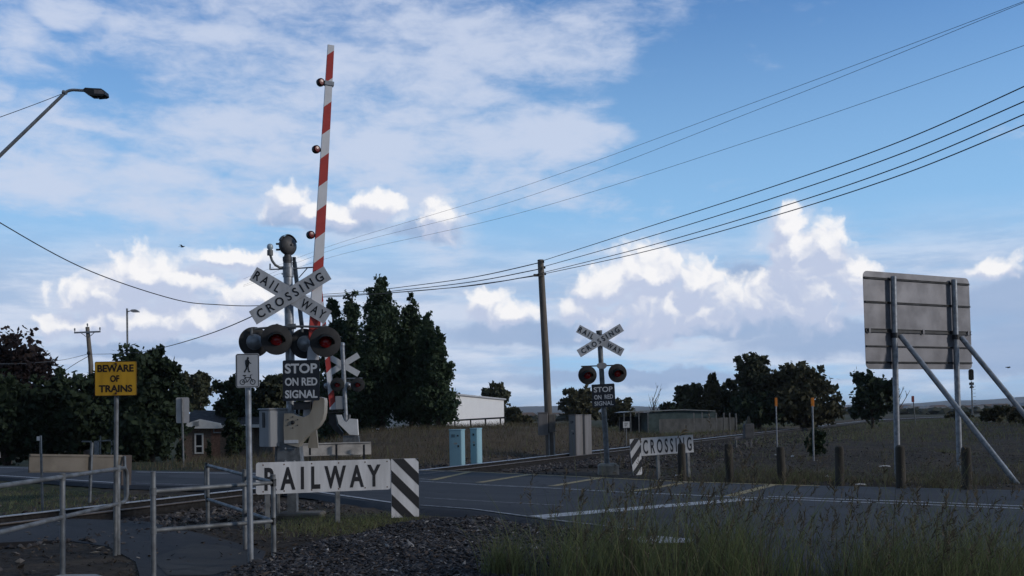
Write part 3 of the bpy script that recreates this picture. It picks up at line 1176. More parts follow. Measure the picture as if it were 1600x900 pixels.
# mast pole
mt, mbp = L.p(449.5, 412, .12), L.p(456, 700, .12)
MB().tube([mbp, L.p(452.5, 520, .12), mt], .078, 20).tube([L.p(450.3, 433, .12), L.p(450.1, 418, .12)], .092, 20).build('mast', GALV, sig)
MB().tube([L.p(449.5, 414, .12), L.p(449, 401, .12)], [.078, .074], 16).tube([L.p(449.2, 408, .12), L.p(449, 402, .12)], .082, 16).build('mast_cap', BELLM, sig)
# bell: two domed shells back to back under a hood
c = L.p(449.5, 384, .12)
ax = Vector((.8, -.6, .05))
mb = MB()
mb.lathe([(.001, -.10), (.09, -.095), (.14, -.07), (.165, -.03), (.172, -.005), (.172, .02), (.15, .06), (.10, .09), (.04, .10), (.001, .10)], c, ax, 28)
mb.lathe([(.182, -.03), (.186, .05), (.18, .05), (.176, -.03)], c + Vector((0, 0, .008)), ax, 20, a0=R(20), a1=R(160))
mb.lathe([(.02, .09), (.02, .13), (.001, .13)], c, ax, 8)
for k in (-1, 1):
    mb.obox(c + Vector((-.15, -.08, .05 * k - .03)), (.03, 0, 0), (0, .02, 0), (0, 0, .014))
mb.tube([c + Vector((0, 0, -.16)), c + Vector((0, 0, -.25))], [.06, .075], 14)
mb.build('bell', BELLM, sig)
# curved conduit with a round lamp
pts = [L.p(446, 418, .12), L.p(437, 418, .06), L.p(430, 414, .02), L.p(425, 407, 0), L.p(422.5, 399, 0), L.p(422, 394, 0)]
MB().tube(pts, .022, 10).build('conduit', GALVD, sig)
mb = MB().tube([L.p(422, 399, 0), L.p(422, 391, 0)], [.05, .05], 12)
mb.build('lamp_socket', GALVD, sig)
MB().lathe([(.03, -.05), (.052, -.02), (.055, .01), (.045, .04), (.02, .056), (.001, .058)], L.p(422, 386, 0), (0, 0, 1), 16).build('lamp_globe', mat('dim_glass_globe', (.45, .55, .62), .1, 0, .1), sig)
mb = MB()
mb.tube([L.p(421, 421, .05), L.p(455, 420, .1), L.p(491, 417.5, .1)], .012, 8).tube([L.p(481, 418, .1), L.p(467, 434, .12)], .009, 6).tube([L.p(422, 421.5, .05), L.p(422, 412, .05)], .014, 6).tube([L.p(440, 428, .1), L.p(447, 428, .1)], .012, 6)
mb.build('cross_bracket', GALV, sig)
# leaning stay behind the mast
mb = MB()
a, b_ = L.p(460, 409, .22), L.p(472, 512, .22)
mb.tube([b_, a], .045, 4).tube([a, a + Vector((-.005, 0, .06))], [.03, .02], 8)
for k in range(3):
    mb.lathe([(.03, 0), (.035, .008), (.03, .016)], a + Vector((-.004, 0, .02 + .022 * k)), (0, 0, 1), 10)
mb.build('stay', GALVD, sig)
# crossbuck
cc = L.p(453.5, 461.5, 0)
cc.y = 0
Lx, Wx = 1.50, .262
m1 = MB().prism(board_poly(cc, -31.5, Lx, Wx, .015), (0, .004, 0))
bb = m1.build('crossbuck_board', WHITE, sig)
lettering(bb, BLACK, [('R A I L', cc.x - .395, cc.z + .243, .155, .50, -31.5)], depth=-.012)
lettering(bb, BLACK, [('W A Y', cc.x + .39, cc.z - .24, .155, .46, -31.5)], depth=-.012)
bb = MB().prism(board_poly(cc, 30.5, Lx, Wx, -.004), (0, .004, 0)).build('crossbuck_board', WHITE, sig)
lettering(bb, BLACK, [('C R O S S I N G', cc.x, cc.z, .155, 1.30, 30.5)], depth=.008)
MB().tube([cc + Vector((0, .02, .0)), cc + Vector((0, .06, 0))], .06, 8).tube([cc + Vector((-.09, .06, .1)), cc + Vector((.09, .06, .1))], .02, 6).build('crossbuck_clamp', GALVD, sig)
# lamp cross arm and lamps
mb = MB()
mb.tube([L.p(398, 514, .0), L.p(430, 511, .0), L.p(470, 510, -.02), L.p(512, 511, -.02)], .02, 8).tube([L.p(448, 510.5, 0), L.p(462, 510, 0)], .05, 10)
for q in ((393, 519), (433, 512), (472, 516), (508, 513)):
    mb.tube([L.p(q[0], q[1] - 6, .0), L.p(q[0], q[1] + 3, .0)], .024, 8)
mb.build('lamp_arm', GALVD, sig)
nf, nb = Vector((.28, -.95, .02)), Vector((-.42, .9, .0))
signal_light(sig, L.p(432, 530.5, -.14), nf, .262, .105)
signal_light(sig, L.p(508.5, 534, -.14), nf, .262, .105)
signal_light(sig, L.p(397, 534.5, .12), nb, .262, .105)
signal_light(sig, L.p(476, 537, .16), nb, .262, .105)
# STOP ON RED SIGNAL plate
x0, x1 = L.p(445.5, 596).x, L.p(502.5, 596).x
z0, z1 = L.p(474, 626.5).z, L.p(474, 563.5).z
st = rounded_plate('stop_sign_plate', NAVY, sig, x0, x1, z0, z1, .03, -.17, -.164)
w, h = x1 - x0, z1 - z0
lettering(st, SILV, [('STOP', (x0 + x1) / 2, z1 - h * .205, h * .245, w * .88, 0), ('ON RED', (x0 + x1) / 2, z1 - h * .53, h * .20, w * .88, 0), ('SIGNAL', (x0 + x1) / 2, z1 - h * .835, h * .20, w * .88, 0)], depth=.174, bold=.032)
MB().box(L.p(461, 630).x, L.p(487, 630).x, -.12, .02, L.p(470, 640).z, L.p(470, 628).z).build('junction_box', DARKM, sig)
# drive housing: curved cover plate of the boom mechanism
out = [(444, 645), (458, 646), (463, 650), (474, 652), (483, 648), (487, 640), (489, 629), (492, 623), (499, 620), (506, 622), (507, 626), (506.5, 644), (504, 655), (498, 665), (488, 674), (476, 684), (469, 692), (466, 699), (444, 693), (443, 668)]
mb = MB().prism([L.p(q[0], q[1], -.06) for q in out], (0, .28, 0))
cov = mb.build('drive_cover', BEIGE, sig, smooth=40)
bc = L.p(457.5, 660, -.066)
MB().lathe([(.035, 0), (.035, .012), (.02, .02), (.001, .02)], bc, (0, -1, 0), 12).build('pivot_bolt', DARKM, cov, smooth=0)
for k in range(6):
    MB().lathe([(.011, 0), (.011, .008), (.001, .01)], bc + Vector((math.cos(k * 1.047 + .5) * .095, 0, math.sin(k * 1.047 + .5) * .095)), (0, -1, 0), 8).build('cover_bolt', DARKM, cov, smooth=0)
MB().obox(L.p(455, 690, -.07), (.12, 0, 0), (0, .006, 0), (0, 0, .028)).build('rating_plate', WHITE, cov)
# linkage seen in the opening behind the cover
mb = MB().tube([L.p(452, 646, .3), L.p(470, 660, .3)], .03, 8).tube([L.p(476, 640, .25), L.p(475, 656, .25)], .022, 8).lathe([(.07, 0), (.07, .06), (.001, .06)], L.p(482, 646, .3), (0, -1, 0), 18)
mb.box(L.p(446, 640).x, L.p(462, 640).x, .2, .3, L.p(450, 648).z, L.p(450, 628).z)
mb.build('drive_linkage', DARKM, sig)
# counterweight side arm going down behind
MB().prism([L.p(q[0], q[1], .42) for q in ((481, 700), (497, 700), (494, 668), (489, 664), (482, 690))], (0, .06, 0)).build('counterweight', BEIGE, sig)
# control cabinet on the left: a box seen on its corner
ca_ = L.p(421, 698, -.1)
mb = MB()
u = Vector((-.75, .62, 0)).normalized(); w = Vector((.80, .55, 0)).normalized()
hz = (L.p(421, 640).z - ca_.z) / 2
mb.obox(ca_ + u * .15 + w * .17 + Vector((0, 0, hz)), u * .15, w * .17, (0, 0, hz), bev=.02)
cab = mb.build('control_cabinet', BOXG, sig)
mb = MB()
mb.obox(ca_ + u * .15 + w * .17 + Vector((0, 0, hz * 2 + .012)), u * .165, w * .185, (0, 0, .012), bev=.01)
mb.build('cabinet_lid', BOXG, cab)
nrm = Vector((-w.x, -w.y, 0))
mb = MB().obox(ca_ + u * .15 + nrm * .004 + Vector((0, 0, hz * 1.5)), u * .035, nrm * .006, (0, 0, .11))
mb.obox(ca_ + u * .15 + nrm * .004 + Vector((0, 0, hz * 1.12)), u * .03, nrm * .006, (0, 0, .03))
mb.build('cabinet_latch', DARKM, cab)
MB().tube([ca_ + u * .1 + w * .2 + Vector((0, 0, .01)), Vector((ca_.x + u.x * .1 + w.x * .2, ca_.y + u.y * .1 + w.y * .2, 0))], .04, 8).build('cabinet_post', GALVD, sig)
# boom arm: tapered board standing almost upright, turned so its thin edge shows
PB, PT = at(483, 662, SY + .1), at(517, 71, SY + .1)
zax = (PT - PB).normalized()
xax = Vector((.93, .36, 0)); xax = (xax - zax * xax.dot(zax)).normalized()
yax = zax.cross(xax)
M = Matrix.Identity(4)
for k, a in enumerate((xax, yax, zax)):
    for r_ in range(3):
        M[r_][k] = a[r_]
M.translation = PB - B
BL_ = (PT - PB).length
mb = MB()
w0, w1, t0, t1 = .105, .055, .05, .028
mb.add([(-w0, -t0, 0), (w0, -t0, 0), (w0, t0, 0), (-w0, t0, 0), (-w1, -t1, BL_), (w1, -t1, BL_), (w1, t1, BL_), (-w1, t1, BL_)],
       [(3, 2, 1, 0), (4, 5, 6, 7), (0, 1, 5, 4), (2, 3, 7, 6), (1, 2, 6, 5), (3, 0, 4, 7)])
boom = mb.build('boom_arm', BOOMM, sig, smooth=0, M=M)


def boom_lamp(parent, z, xo, clamp):
    mb = MB()
    mb.tube([(xo + .03, 0, z), (xo - .03, 0, z)], .03, 10)
    lo = mb.build('boom_lamp', DARKM, parent)
    c = Vector((xo - .08, 0, z))
    MB().lathe([(.001, -.05), (.045, -.045), (.062, -.02), (.062, .02), (.045, .045), (.001, .05)], c, (.35, -.94, 0), 20).build('red_lens', mat('dim_red_lens', (0.16, 0.010, 0.012), .3), lo)
    MB().lathe([(.068, -.035), (.072, 0), (.068, .035), (.062, .03), (.062, -.03)], c, (.35, -.94, 0), 20).build('lamp_rim', DARKM, lo)
    if clamp:
        MB().box(-.075, .085, -.05, .05, z - .035, z + .035).build('lamp_clamp', GALV, lo)


for py, cl in ((128, True), (233, False), (367, False)):
    z = (at(500, py, SY).z - PB.z) / zax.z
    wz = w0 + (w1 - w0) * z / BL_
    boom_lamp(boom, z, -wz, cl)

# --- the signal on the far side of the road, right of centre
B = gnd(950, 737)
B.z = h1(B.x, B.y)
L = Loc(B)
s2 = thing('level_crossing_signal', 'crossing mast with crossbuck and two lamps on a concrete block beside the CROSSING board', 'railway signal', B)
mb = MB().box(L.p(935, 737).x, L.p(966, 737).x, -.28, .28, -.1, L.p(950, 724).z, bev=.06)
mb.build('concrete_footing', CONC, s2)
MB().tube([L.p(949, 728), L.p(943.5, 640), L.p(936.5, 522)], .072, 18).tube([L.p(936.6, 523), L.p(936, 516.5)], [.075, .09], 16).build('mast', GALVD, s2)
cc = L.p(938, 532, -.11)
yy = cc.y
bb = MB().prism(board_poly(cc, -29.5, 1.42, .235, yy + .02), (0, .004, 0)).build('crossbuck_board', WHITE, s2)
lettering(bb, BLACK, [('R A I L', cc.x - .385, cc.z + .219, .145, .46, -29.5)], depth=-(yy + .012))
lettering(bb, BLACK, [('W A Y', cc.x + .385, cc.z - .219, .145, .42, -29.5)], depth=-(yy + .012))
bb = MB().prism(board_poly(cc, 30.5, 1.42, .235, yy), (0, .004, 0)).build('crossbuck_board', WHITE, s2)
lettering(bb, BLACK, [('C R O S S I N G', cc.x, cc.z, .145, 1.22, 30.5)], depth=-(yy - .006))
MB().tube([L.p(908, 572.5, -.09), L.p(972, 570.5, -.09)], .018, 8).build('lamp_arm', DARKM, s2)
MB().prism([L.p(q[0], q[1], -.16) for q in ((933, 569), (936, 567), (945, 567), (948, 569), (948, 573), (945, 576), (936, 576), (933, 573))], (0, .09, 0)).build('junction_box', BOXG, s2)
signal_light(s2, L.p(918, 586, -.14), (.1, -.99, .02), .262, .105)
signal_light(s2, L.p(965, 583, -.14), (.1, -.99, .02), .262, .105)
x0, x1 = L.p(924.5, 618).x, L.p(960.5, 618).x
z0, z1 = L.p(943, 636.5).z, L.p(943, 600.5).z
P0 = L.p(943, 618, -.1)
w, h = x1 - x0, z1 - z0
st = rounded_plate('stop_sign_plate', NAVY, s2, -w / 2, w / 2, -h / 2, h / 2, .035, 0, .006, M=Matrix.Translation(P0) @ Matrix.Rotation(R(-2), 4, 'Y'))
lettering(st, SILV, [('STOP', 0, h * .265, h * .23, w * .82, 0), ('ON  RED', 0, -h * .06, h * .19, w * .82, 0), ('SIGNAL', 0, -h * .335, h * .19, w * .82, 0)], depth=.004)

# --- the mast seen from behind, beyond the line
B = gnd(548, 717)
B.z = h1(B.x, B.y)
L = Loc(B)
s3 = thing('level_crossing_signal', 'crossing mast seen from behind, with blank white crossbuck and pale gate drive, before the poplars', 'railway signal', B)
MB().box(L.p(532, 717).x, L.p(566, 717).x, -.3, .3, -.1, .12, bev=.05).build('concrete_footing', CONC, s3)
MB().prism([L.p(q[0], q[1]) for q in ((535, 716), (564, 716), (560, 681), (536, 681))], (0, .25, 0)).build('base_column', GALVD, s3)
MB().tube([L.p(541, 663), L.p(535, 541)], .085, 16).lathe([(.085, 0), (.1, .02), (.1, .1), (.07, .15), (.001, .16)], L.p(535, 541), (0, 0, 1), 14).build('mast', GALV, s3)
MB().tube([L.p(539, 660), L.p(545, 655), L.p(546, 648)], .06, 8).build('conduit', GALVD, s3)
cc = L.p(535.5, 570, .18)
for k, a in enumerate((-31, 31)):
    MB().prism(board_poly(cc, a, 1.5, .24, cc.y + .02 * k), (0, .005, 0)).build('crossbuck_board', WHITEB, s3)
MB().tube([L.p(522, 592, .06), L.p(566, 591, .06)], .025, 8).build('lamp_arm', GALV, s3)
for qx, qy in ((527, 601), (559, 601)):
    signal_light(s3, L.p(qx, qy, -.14), (.1, -.99, 0), .28, .1)
for qx, qy in ((511, 603), (543.5, 602)):
    signal_light(s3, L.p(qx, qy, .25), (-.2, .97, 0), .2, .1)
MB().prism([L.p(q[0], q[1], -.1) for q in ((525.5, 648), (533, 648), (536, 656), (541, 660), (546, 654), (558, 655), (559.5, 680), (546, 679), (529, 662))], (0, .2, 0)).build('drive_cover', WHITEB, s3)
MB().prism([L.p(q[0], q[1], .15) for q in ((513, 647), (524, 647), (527, 664), (536, 676), (535, 682), (522, 672), (514, 662))], (0, .12, 0)).build('counterweight', DARKM, s3)
MB().box(L.p(524, 630).x, L.p(537, 630).x, -.05, .2, L.p(530, 640).z, L.p(530, 619).z, bev=.02).build('junction_box', BOXG, s3)
mb = MB()
for py in (641, 645):
    mb.tube([L.p(513, py, -.05), L.p(541, py - 1, -.05)], .03, 6)
mb.build('drive_linkage', DARKM, s3)
PB, PT = at(520, 640, B.y + .1), at(497, 418, B.y + .1)
zax = (PT - PB).normalized(); xax = Vector((.95, .3, 0)); xax = (xax - zax * xax.dot(zax)).normalized(); yax = zax.cross(xax)
M = Matrix.Identity(4)
for k, a in enumerate((xax, yax, zax)):
    for r_ in range(3):
        M[r_][k] = a[r_]
M.translation = PB - B
BL_ = (PT - PB).length
mb = MB()
w0, w1, t0, t1 = .12, .06, .05, .03
mb.add([(-w0, -t0, 0), (w0, -t0, 0), (w0, t0, 0), (-w0, t0, 0), (-w1, -t1, BL_), (w1, -t1, BL_), (w1, t1, BL_), (-w1, t1, BL_)],
       [(3, 2, 1, 0), (4, 5, 6, 7), (0, 1, 5, 4), (2, 3, 7, 6), (1, 2, 6, 5), (3, 0, 4, 7)])
mb.build('boom_arm', boom_material(1.38, .66, .62, 'far_boom_paint'), s3, smooth=0, M=M)

# guard rail at the foot of that mast
PL, PR = gnd(474, 721), gnd(578, 720)
PL.y = PR.y = 35.2
PL, PR = at(472, 703, 35.2), at(580, 700, 35.6)
mid = (PL + PR) / 2
gr = thing('guard_rail', 'white steel guard rail standing low in front of the rear-facing mast', 'guard rail', (mid.x, mid.y, h1(mid.x, mid.y)))
o_ = gr.location
u = (PR - PL); half = u / 2; u = u.normalized()
nrm = Vector((u.y, -u.x, 0))
mb = MB()
mb.obox(mid - o_, half, nrm * .02, (0, 0, .2)).obox(mid - o_ + Vector((0, 0, .215)), half, nrm * .07, (0, 0, .018)).obox(mid - o_ + Vector((0, 0, -.215)), half, nrm * .07, (0, 0, .018))
mb.build('beam', mat('dusty_white_paint', (.5, .47, .44), .6, 0, .3, 2), gr)
for q in (485, 526, 569):
    p = at(q, 703, 35.3) - o_
    MB().obox((p.x, p.y - .05, p.z / 2 + .1), (.035, 0, 0), (0, .035, 0), (0, 0, p.z / 2 + .1)).build('post', DARKM, gr)

# ------------------------------------------------------------------ boards and signs
def stripes(parent, m, x0, x1, z0, z1, period, phase, slope, y, name='hazard_stripes'):
    """diagonal dark bands clipped to the panel; slope +1 rises to the right"""
    mb = MB()
    rect = [(x0, z0), (x1, z0), (x1, z1), (x0, z1)]
    for k in range(-12, 12):
        lo = z0 + phase + k * period
        p = clip_poly(rect, -slope, 1, -(lo - slope * x0))
        if len(p) > 2:
            p = clip_poly(p, slope, -1, (lo + period * .5 - slope * x0))
        if len(p) > 2:
            mb.add([(a, y, b) for a, b in p], [tuple(range(len(p)))])
    return mb.build(name, m, parent, smooth=0)


def nails(parent, pts, y):
    mb = MB()
    for a, b in pts:
        mb.lathe([(.012, 0), (.012, .003), (.001, .004)], (a, y, b), (0, -1, 0), 6)
    mb.build('nail_heads', RUST, parent, smooth=0)


# near RAILWAY board
PL, PR = at(400, 773, 14.7), at(611, 764.5, 15.5)
M = frame(PL, PR)
rb = thing('railway_name_board', 'long white board reading RAILWAY with a striped end panel, by the handrail', 'sign', None, M=M)
Wb = (PR - PL).length
Hb = 48.5 / F * 15.1
nb_ = rounded_plate('name_panel', WHITE, rb, 0, Wb - .006, 0, Hb, .04, 0, .012)
lettering(nb_, BLACK, [('R A I L W A Y', Wb * .49, Hb * .47, Hb * .73, Wb * .86, 0)], bold=.03)
nails(nb_, [(Wb * t, z) for t in (.05, .2, .4, .6, .8, .97) for z in (.04, Hb - .04)], -.0005)
PW_ = 45 / F * 15.5
z0 = -44.5 / F * 15.5
hp = MB().box(Wb + .006, Wb + PW_, .002, .014, z0, Hb - .002).build('hazard_panel', WHITE, rb)
stripes(hp, BLACK, Wb + .007, Wb + PW_ - .001, z0 + .001, Hb - .003, .385, .19, -1.0, -.0015)
for q in (417.5, 527.0):
    p = M.inverted() @ at(q, 770, 14.7 + .8 * (q - 400) / 211 + .05)
    ph = at(q, 770, 14.7 + .8 * (q - 400) / 211 + .05)
    MB().box(p.x - .035, p.x + .035, .016, .085, -(ph.z - h1(ph.x, ph.y)) - .02, Hb * .8).build('post', GALVD, rb)
# CROSSING board across the road
PL, PR = at(1002.5, 712.5, 24.4), at(1084, 706.5, 25.0)
M = frame(PL, PR)
cb_ = thing('railway_name_board', 'white board reading CROSSING with striped end panel behind the leftmost bollard', 'sign', None, M=M)
Wb = (PR - PL).length
Hb = 27.5 / F * 24.7
nb_ = MB().box(0, Wb, 0, .012, 0, Hb).build('name_panel', WHITE, cb_)
lettering(nb_, NAVY, [('C R O S S I N G', Wb * .50, Hb * .49, Hb * .80, Wb * .93, 0)], bold=.02)
PW_ = 19.5 / F * 24.4
z0 = -29 / F * 24.4
hp = MB().prism([(-.006, .002, -z0 * 0 + z0), (-.006, .002, Hb), (-PW_, .002, Hb - .01), (-PW_, .002, .1), (-PW_ * .82, .002, z0)], (0, .012, 0)).build('hazard_panel', WHITE, cb_, smooth=0)
mb = MB()
pan = [(-.007, z0 + .001), (-.007, Hb - .001), (-PW_ + .001, Hb - .011), (-PW_ + .001, .1), (-PW_ * .82, z0 + .001)][::-1]
for k in range(-4, 6):
    lo = z0 - .15 + k * .37
    p = clip_poly(pan, -1.15, 1, -(lo + 1.15 * PW_))
    p = clip_poly(p, 1.15, -1, (lo + .185 + 1.15 * PW_)) if len(p) > 2 else []
    if len(p) > 2:
        mb.add([(a, -.001, b) for a, b in p], [tuple(range(len(p)))])
mb.build('hazard_stripes', NAVY, hp, smooth=0)
for t in (.32, .9):
    ph = PL.lerp(PR, t)
    MB().box(Wb * t - .035, Wb * t + .035, .016, .08, -(ph.z - h1(ph.x, ph.y)) - .02, Hb * .8).build('post', GALVD, cb_)
# back of the matching board on the left
PL, PR = at(45, 738.5, 20.6), at(190, 737, 23.2)
M = frame(PL, PR)
kb = thing('board_back', 'tan back of a long low board with a deeper end panel and slanting brace', 'sign', None, M=M)
Wb = (PR - PL).length
Hb = 27.5 / F * 21.8
nb_ = MB().box(0, Wb - .003, 0, .02, 0, Hb).build('name_panel', TAN, kb)
mb = MB().box(0, Wb - .01, -.03, -.001, Hb - .05, Hb - .012).box(0, Wb - .01, -.02, -.001, .02, .05)
mb.build('stiffening_rail', TAN, nb_)
PW_ = 21.5 / F * 23.4
MB().box(Wb + .003, Wb + PW_, 0, .02, -21 / F * 23.4, Hb).build('hazard_panel', mat('brown_board_back', (.10, .08, .07), .85, 0, .3, 1.5), kb)
ph = at(140, 740, 22.2)
p = M.inverted() @ ph
MB().box(p.x - .026, p.x + .026, -.08, -.032, -(ph.z - h1(ph.x, ph.y)) - .1, Hb + .28).build('post', GALVD, kb)
a, b_ = M.inverted() @ at(195, 713, 23.2), M.inverted() @ at(201, 765, 22.7)
MB().tube([Vector((a.x, -.06, a.z)), Vector((b_.x, -.45, -(ph.z - h1(ph.x, ph.y)) - .1))], .04, 4).build('brace', GALVD, kb)


def post_sign(name, label, cat, base, top, Y, r, m=GALVD, sink=.05, group=None):
    """an Empty at the foot and a round post from foot to top (pixels); returns (thing, Loc)"""
    B = at(base[0], base[1], Y)
    gz = h1(B.x, B.y)
    B.z = gz
    t = thing(name, label, cat, B, group)
    L = Loc(B)
    p = L.p(*top)
    q = L.p(*base)
    q.z = -sink
    MB().tube([q, p], r, 14).build('post', m, t)
    return t, L


# BEWARE OF TRAINS
ys, L = post_sign('warning_sign', 'yellow plate reading BEWARE OF TRAINS on a thin grey post', 'sign', (180, 861), (182.5, 569), gnd(180, 861).y, .027)
x0, x1 = L.p(150.5, 592).x, L.p(215.5, 592).x
z0, z1 = L.p(183, 618.5).z, L.p(183, 565).z
pl = rounded_plate('sign_plate', YEL, ys, x0, x1, z0, z1, .02, -.045, -.040)
w, h = x1 - x0, z1 - z0
cx = (x0 + x1) / 2
lettering(pl, mat('brown_black_paint', (.025, .014, .01), .7), [('BEWARE', cx, z1 - h * .20, h * .215, w * .87, 0), ('OF', cx - .01, z1 - h * .50, h * .20, w * .22, 0), ('TRAINS', cx, z1 - h * .79, h * .215, w * .80, 0)], depth=.0475, bold=.035)
mb = MB()
ring_rect(mb, x0, x1, z0, z1, .02, .006, -.0465)
mb.build('rusty_edge', RUST, pl, smooth=0)
mb = MB()
for zz in (z0 + .03, z1 - .03):
    mb.lathe([(.016, 0), (.016, .006), (.008, .012), (.001, .012)], (cx + .005, -.046, zz), (0, -1, 0), 8)
mb.build('bolts', RUST, pl, smooth=0)

# walking and cycling sign: two plates back to back on one post
ps, L = post_sign('path_sign', 'white plate with a walker and a bicycle on a galvanised post beside the handrail', 'sign', (392, 881), (387, 556), gnd(392, 881).y, .033, GALV)
x0, x1 = L.p(370.5, 580).x, L.p(407, 580).x
z0, z1 = L.p(388, 606).z, L.p(388, 553).z
pl = rounded_plate('sign_plate', WHITE, ps, x0, x1, z0, z1, .025, -.05, -.046)
mb = MB()
ring_rect(mb, x0 + .006, x1 - .006, z0 + .006, z1 - .006, .02, .007, -.0515)
cx, wv, hv = (x0 + x1) / 2, x1 - x0, z1 - z0


def flat(mb, pts, y=-.052):
    mb.add([(cx + a * wv, y, z0 + b * hv) for a, b in pts], [tuple(range(len(pts)))])


def stroke(mb, pts, w, y=-.052):
    for (a, b) in zip(pts, pts[1:]):
        A, Bq = Vector((a[0] * wv, a[1] * hv)), Vector((b[0] * wv, b[1] * hv))
        d = (Bq - A).normalized()
        s_ = Vector((-d.y, d.x)) * w
        e = d * w * .5
        mb.add([(cx + q.x, y, z0 + q.y) for q in (A - e + s_, A - e - s_, Bq + e - s_, Bq + e + s_)], [(0, 1, 2, 3)])


def disc2(mb, c, r, y=-.052, hole=0, n=20):
    C_ = Vector((cx + c[0] * wv, y, z0 + c[1] * hv))
    o = [C_ + Vector((math.cos(k * 2 * math.pi / n), 0, math.sin(k * 2 * math.pi / n))) * r for k in range(n)]
    if hole:
        i = [C_ + Vector((math.cos(k * 2 * math.pi / n), 0, math.sin(k * 2 * math.pi / n))) * hole for k in range(n)]
        mb.add(o + i, [(k, (k + 1) % n, n + (k + 1) % n, n + k) for k in range(n)])
    else:
        mb.add(o, [tuple(range(n))])


# walker
disc2(mb, (.02, .865), .0125)
flat(mb, [(-.10, .80), (-.02, .84), (.06, .82), (.08, .70), (.05, .62), (-.07, .62), (-.10, .70)])
stroke(mb, [(-.04, .63), (-.05, .55), (-.13, .47), (-.10, .465)], .007)
stroke(mb, [(.02, .63), (.03, .55), (.06, .47), (.10, .47)], .007)
stroke(mb, [(.05, .79), (.09, .73), (.15, .71)], .005)
# bicycle
for c in ((-.22, .165), (.22, .165)):
    disc2(mb, c, .031, hole=.0235)
stroke(mb, [(-.22, .165), (-.10, .30), (.14, .30), (.22, .165)], .0036)
stroke(mb, [(-.10, .30), (-.02, .165), (.14, .30)], .0036)
stroke(mb, [(-.22, .165), (-.02, .165)], .0036)
stroke(mb, [(-.10, .30), (-.13, .355)], .0036)
stroke(mb, [(-.19, .36), (-.07, .36)], .0055)
stroke(mb, [(.14, .30), (.12, .37), (.20, .375)], .0036)
mb.build('symbols', BLACK, pl, smooth=0)
rounded_plate('rear_plate', ALU, ps, x0 - .03, x1 - .03, z0 + .01, z1 + .005, .025, .045, .05)
mb = MB()
for zz in (z0 + .05, z1 - .05):
    mb.tube([(cx - .05, .0, zz), (cx + .05, 0, zz)], .042, 8)
mb.build('clamps', GALVD, ps)

# small edge-on sign on the left
es, L = post_sign('edge_on_sign', 'white sign plate seen edge-on atop a slim post at the far left', 'sign', (67, 795), (63.5, 680), gnd(67, 795).y, .022)
mb = MB()
p, q = L.p(63, 681), L.p(64, 709)
mb.obox((p + q) / 2 + Vector((p.x + es.location.x, p.y + es.location.y, 0)).normalized() * .25, (.018, 0, 0), ((Vector((p.x + es.location.x, p.y + es.location.y, 0)).normalized() * .27)), (0, 0, (p.z - q.z) / 2))
mb.obox(p + Vector((-.03, 0, -.05)), (.03, 0, 0), (0, .02, 0), (0, 0, .04))
mb.build('sign_plate', WHITEB, es)

# sign back near the house
sb, L = post_sign('sign_back', 'plain pale back of an upright road sign between the trees and the house', 'sign', (287, 725), (284, 622), 35.5, .035)
x0, x1 = L.p(274.5, 640).x, L.p(295, 640).x
rounded_plate('sign_plate', mat('pale_sign_back', (.52, .51, .52), .55, .1, .12, 2), sb, x0, x1, L.p(285, 661).z, L.p(285, 621).z, .06, .04, .046)

# the big sign on the right, seen from behind
PL, PR = at(1357, 576.5, 22.7), at(1523, 577, 24.6)
M = frame(PL, PR)
Bs = Vector((PL.x, PL.y, 0))
bs = thing('road_sign_back', 'big grey back of a road sign on two posts with slanting braces', 'sign', None, M=M)
Wb = (PR - PL).length
Hb = at(1356, 422, 22.7).z - PL.z
pl = rounded_plate('sign_panel', ALU, bs, 0, Wb, 0, Hb, .14, .07, .078)
mb = MB()
for t in (.075, .235, .59, .665, .93 - .0):
    pass
for t, hw in ((.93, .02), (.685, .02), (.395, .045), (.235, .015), (.07, .018)):
    z = Hb * t
    mb.box(.02, Wb - .02, .03, .068, z - hw, z - hw + .012).box(.02, Wb - .02, .03, .068, z + hw - .012, z + hw).box(.02, Wb - .02, .052, .068, z - hw + .012, z + hw - .012)
mb.build('stiffening_rail', DARKM, pl, smooth=0)
mb = MB()
for t in (.03, .52, .96):
    mb.box(Wb * t - .03, Wb * t + .03, .018, .028, Hb * .395 - .06, Hb * .395 + .06)
mb.build('rail_clips', ALU, pl, smooth=0)
Mi = M.inverted()
for qx, (bx_, by_), topq in ((1395, (1400, 746), 433), (1490, (1499, 745), 438)):
    t = (qx - 1357) / 166
    Yp = 22.7 + 1.9 * t
    a = Mi @ at(qx, topq, Yp)
    g_ = at(bx_, by_, Yp); g_.z = h1(g_.x, g_.y) - .1
    bq = Mi @ g_
    a = Vector((a.x, -.03, a.z)); bq = Vector((bq.x, -.03, bq.z))
    MB().tube([bq, a], .068, 18).lathe([(.068, 0), (.06, .02), (.001, .025)], a, (a - bq), 18).build('post', GALV, bs)
    j = bq.lerp(a, (Hb * .345 - bq.z) / (a.z - bq.z))
    MB().tube([j + Vector((0, 0, -.06)), j + Vector((0, 0, .06))], .085, 12).box(j.x, j.x + .2, -.08, .02, j.z - .05, j.z + .05).build('brace_clamp', DARKM, bs)
    jb = M @ (j + Vector((.14, -.03, -.01)))
    if qx == 1395:
        foot = at(1592, 748, 21.3)
    else:
        foot = at(1592, 748, 21.3) + (at(1490, 520, 24.2) - at(1395, 520, 23.1))
    foot.z = h1(foot.x, foot.y) - .08
    MB().tube([Mi @ foot, j + Vector((.14, -.05, -.01))], .062, 16).build('brace', GALV, bs)

# ------------------------------------------------------------------ handrails


